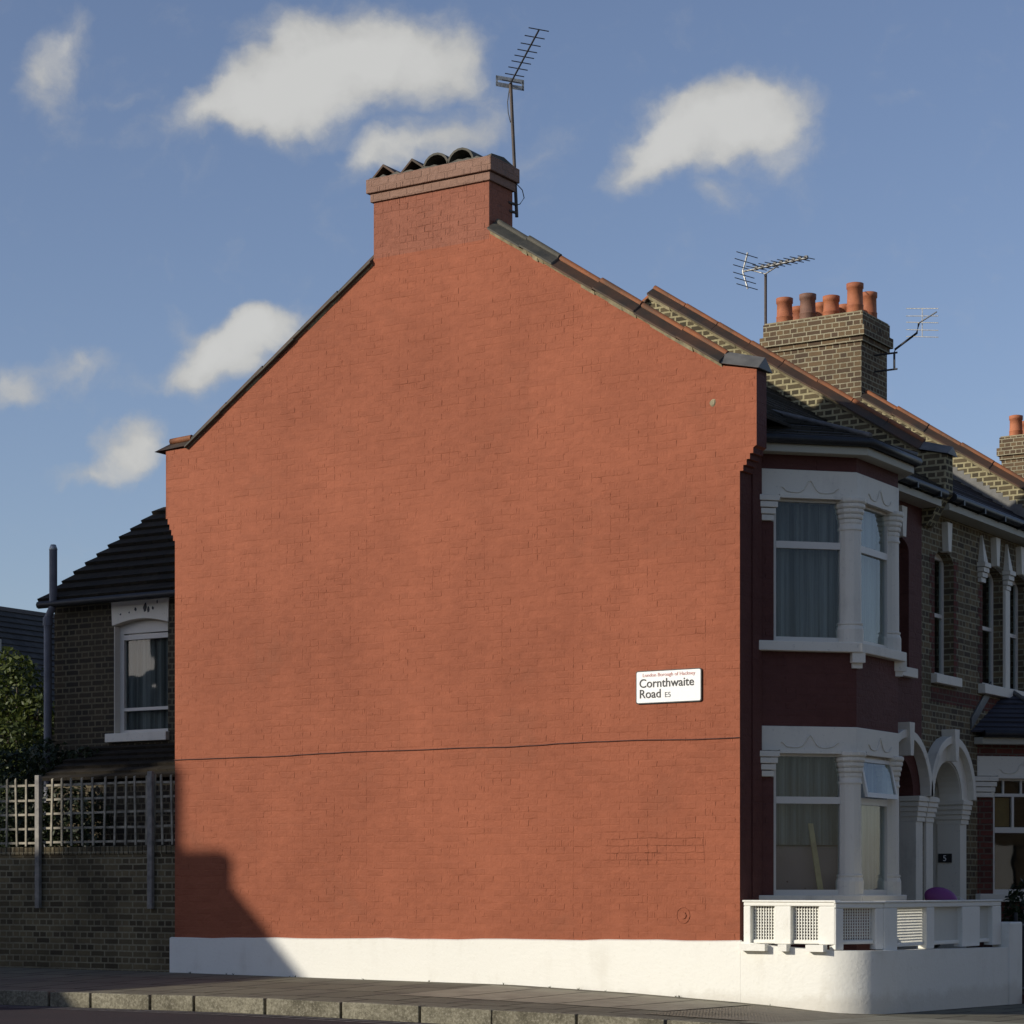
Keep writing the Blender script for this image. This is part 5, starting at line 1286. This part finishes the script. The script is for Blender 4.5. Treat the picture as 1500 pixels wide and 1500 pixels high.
# ------------------------------------------------------------------ background house at far left
bh = thing('background_house', (-28.5, 15, 0), 'distant house with grey slate roof and cream dormer behind the leafy tree', 'house')
rx_ = at_px(0, 888, 55); xr_ = rx_[0]; zr_ = rx_[2]
B().box(xr_-4, xr_+4, 8, 26, -.3, zr_-2.9).build('wall', 'ext_brick', bh)
for yg in (8.0, 25.8): B().py([(xr_-4, zr_-2.899), (xr_+4, zr_-2.899), (xr_, zr_-.12)], yg, yg+.2).build('gable', 'ext_brick', bh)
for yw in (10, 14): B().box(xr_-4+yw-8, xr_-4+yw-7, 7.93, 8.0, 2.2, 4.0).build('window', 'frame', bh)
m_ = B(); courses(m_, (xr_+4.3, 8, zr_-2.95), (xr_+4.3, 26, zr_-2.95), (xr_, 8, zr_), (xr_, 26, zr_), 18); courses(m_, (xr_-4.3, 26, zr_-2.95), (xr_-4.3, 8, zr_-2.95), (xr_, 26, zr_), (xr_, 8, zr_), 18)
m_.pxx([(8,0)]*0 or [(8.01,zr_-3),(25.9,zr_-3),(25.9,zr_-2.95),(8.01,zr_-2.95)], xr_-3.9, xr_+3.9)
m_.build('roof', 'slate', bh)
dq = at_px(2, 945, 52)
B().box(dq[0]-1.3, dq[0]+.1, dq[1]-1.3, dq[1]-.1, dq[2]-.45, dq[2]+.12).build('dormer', 'cream', bh)

# ------------------------------------------------------------------ buildings and tree outside the view (they cast the shade and fill the reflections)
tT = math.tan(TH); kZ = math.tan(EL)/math.cos(TH)
D = 22.0
def cs_(s, z, d=D): return (-s-d*tT, z+d*kZ)       # shadow point on the gable plane -> caster point in plane y=-d
oh = thing('opposite_house', (-25, -21, 0), 'brick house across the road whose gable shades the foot of the wall', 'house')
prof = [cs_(17, -3), cs_(17, 2.03), cs_(9.22, 2.03)]
prof = [(cs_(17,0)[0], -.3), cs_(17, 2.03), cs_(8.43, 2.02), cs_(8.43, 1.60), cs_(6.99, .20), cs_(4.6, -2.1)]; prof += [(prof[-1][0], -.3)]
B().py(prof, -D-.3, -D).build('gable_wall', 'orange_brick', oh)
a_, b3 = cs_(11.65, 3.35), cs_(9.42, 3.35); B().box(a_[0], b3[0], -D-.35, -D+.05, cs_(0, 2.03)[1]-.6, a_[1]).build('chimney_stack', 'orange_brick', oh)
B().box(cs_(17,0)[0]+.1, cs_(5.0,0)[0], -D, -D+5, -.3, 6.0).build('wing_wall', 'orange_brick', oh)
rnd = random.Random(11)
bt_ = thing('street_tree', (cs_(13.4, 0)[0], -D-1, 0), 'tall dense street tree across the road that shades the rear extension', 'tree')
cc = B()
for _ in range(30000):
    while True:
        a_, z_, d_ = rnd.uniform(-1,1), rnd.uniform(-1,1), rnd.uniform(-1,1)
        if abs(a_)**3+abs(z_)**3+abs(d_)**2 < 1: break
    s_ = 12.95+a_*3.3; zz = 7.75+z_*4.5
    if zz < 3.75 and s_ > 11.5: continue
    dd = 22+d_*2.2; x, z = cs_(s_, zz, dd); p = Vector((x, -dd, z))
    nrm = (-sundir*1.0+Vector((rnd.gauss(0,.6), rnd.gauss(0,.6), rnd.gauss(0,.6)))).normalized(); t1 = nrm.orthogonal().normalized(); t2 = nrm.cross(t1); q_ = rnd.uniform(.10,.20)
    cc.add([p-t1*q_, p-t2*q_*.7, p+t1*q_, p+t2*q_*.7], [(0,1,2,3)])
cc.build('crown', 'leaf_dark', bt_)
tr_ = B().tube([(cs_(13.4,0)[0], -D-1, -.3), (cs_(13.4,0)[0]+.2, -D-1, 8), (cs_(13.4,0)[0], -D, 17)], .45, 10, r2=.15)
tr_.build('trunk', 'bark', bt_)
def simple_house(y0, label, mat):
    x0 = 16.5; h = thing('facing_house', (x0+4, y0+3.1, -.3), label, 'house', 'houses across the side street')
    B().box(x0, x0+8, y0, y0+6.3, -.5, 6.9).build('wall', mat, h)
    m_ = B(); courses(m_, (x0-.3,y0+6.3,6.9), (x0-.3,y0,6.9), (x0+4,y0+6.3,9.8), (x0+4,y0,9.8), 14); courses(m_, (x0+8.3,y0,6.9), (x0+8.3,y0+6.3,6.9), (x0+4,y0,9.8), (x0+4,y0+6.3,9.8), 14); m_.build('roof', 'slate', h)
    B().box(x0+3.3, x0+5, y0-.2, y0+.6, 8.5, 11.2).build('chimney_stack', 'orange_brick', h)
    for (yc, zc, hw_, hh) in ((1.6,2.2,.9,.95),(1.6,5.3,.9,.9),(4.5,5.3,.45,.85)):
        f = B(); f.box(x0-.08,x0,y0+yc-hw_-.12,y0+yc-hw_,zc-hh-.1,zc+hh+.15).box(x0-.08,x0,y0+yc+hw_,y0+yc+hw_+.12,zc-hh-.1,zc+hh+.15).box(x0-.08,x0,y0+yc-hw_,y0+yc+hw_,zc+hh,zc+hh+.15).box(x0-.12,x0,y0+yc-hw_,y0+yc+hw_,zc-hh-.1,zc-hh).box(x0-.05,x0,y0+yc-.04,y0+yc+.04,zc-hh,zc+hh)
        wo2 = f.build('window', 'white', h); B().box(x0-.03,x0-.005,y0+yc-hw_,y0+yc+hw_,zc-hh,zc+hh).build('pane', 'darkmetal', wo2)
    B().box(x0-.06,x0,y0+4.0,y0+5.0,-.1,2.5).build('door', 'white', h)
simple_house(-1.5, 'brick house facing the terrace across the side street, nearest the corner', 'orange_brick')

simple_house(4.85, 'brick house facing the terrace across the side street, second from the corner', 'orange_brick')
simple_house(11.2, 'brick house facing the terrace across the side street, third from the corner', 'orange_brick')
simple_house(17.55, 'brick house facing the terrace across the side street, fourth from the corner', 'orange_brick')

def sky_block_house(x0, label):  # unseen row added behind the camera to block low sky and darken reflections
    y1 = -36.0; h = thing('sky_blocking_villa', (x0+4.3, y1-4, -.3), label, 'house', 'unseen houses added to block low sky')
    B().box(x0, x0+8.6, y1-8, y1, -.5, 7.0).build('wall', 'orange_brick', h)
    m_ = B(); courses(m_, (x0+8.6,y1+.3,7.0), (x0,y1+.3,7.0), (x0+8.6,y1-4,10.0), (x0,y1-4,10.0), 14); courses(m_, (x0,y1-8.3,7.0), (x0+8.6,y1-8.3,7.0), (x0,y1-4,10.0), (x0+8.6,y1-4,10.0), 14); m_.build('roof', 'slate', h)
    for (xc, zc) in ((2.2,2.2),(2.2,5.3),(6.4,5.3)):
        f = B(); a_, b4 = x0+xc-.9, x0+xc+.9
        f.box(a_-.1,a_,y1,y1+.08,zc-.9,zc+1).box(b4,b4+.1,y1,y1+.08,zc-.9,zc+1).box(a_,b4,y1,y1+.08,zc+.9,zc+1).box(a_,b4,y1,y1+.1,zc-1,zc-.9).box(x0+xc-.04,x0+xc+.04,y1,y1+.06,zc-.9,zc+.9)
        wo2 = f.build('window', 'frame', h); B().box(a_,b4,y1+.005,y1+.03,zc-.9,zc+.9).build('pane', 'darkmetal', wo2)
    B().box(x0+5.9, x0+6.9, y1, y1+.06, -.1, 2.5).build('door', 'door', h)
for i, t_ in enumerate(('westernmost', 'second from the west', 'third from the west', 'fourth from the west', 'middle', 'fourth from the east', 'third from the east', 'second from the east', 'easternmost')):
    sky_block_house(-58.6+i*8.65, 'unseen brick house added across the main road to block low sky, '+t_+' of nine')
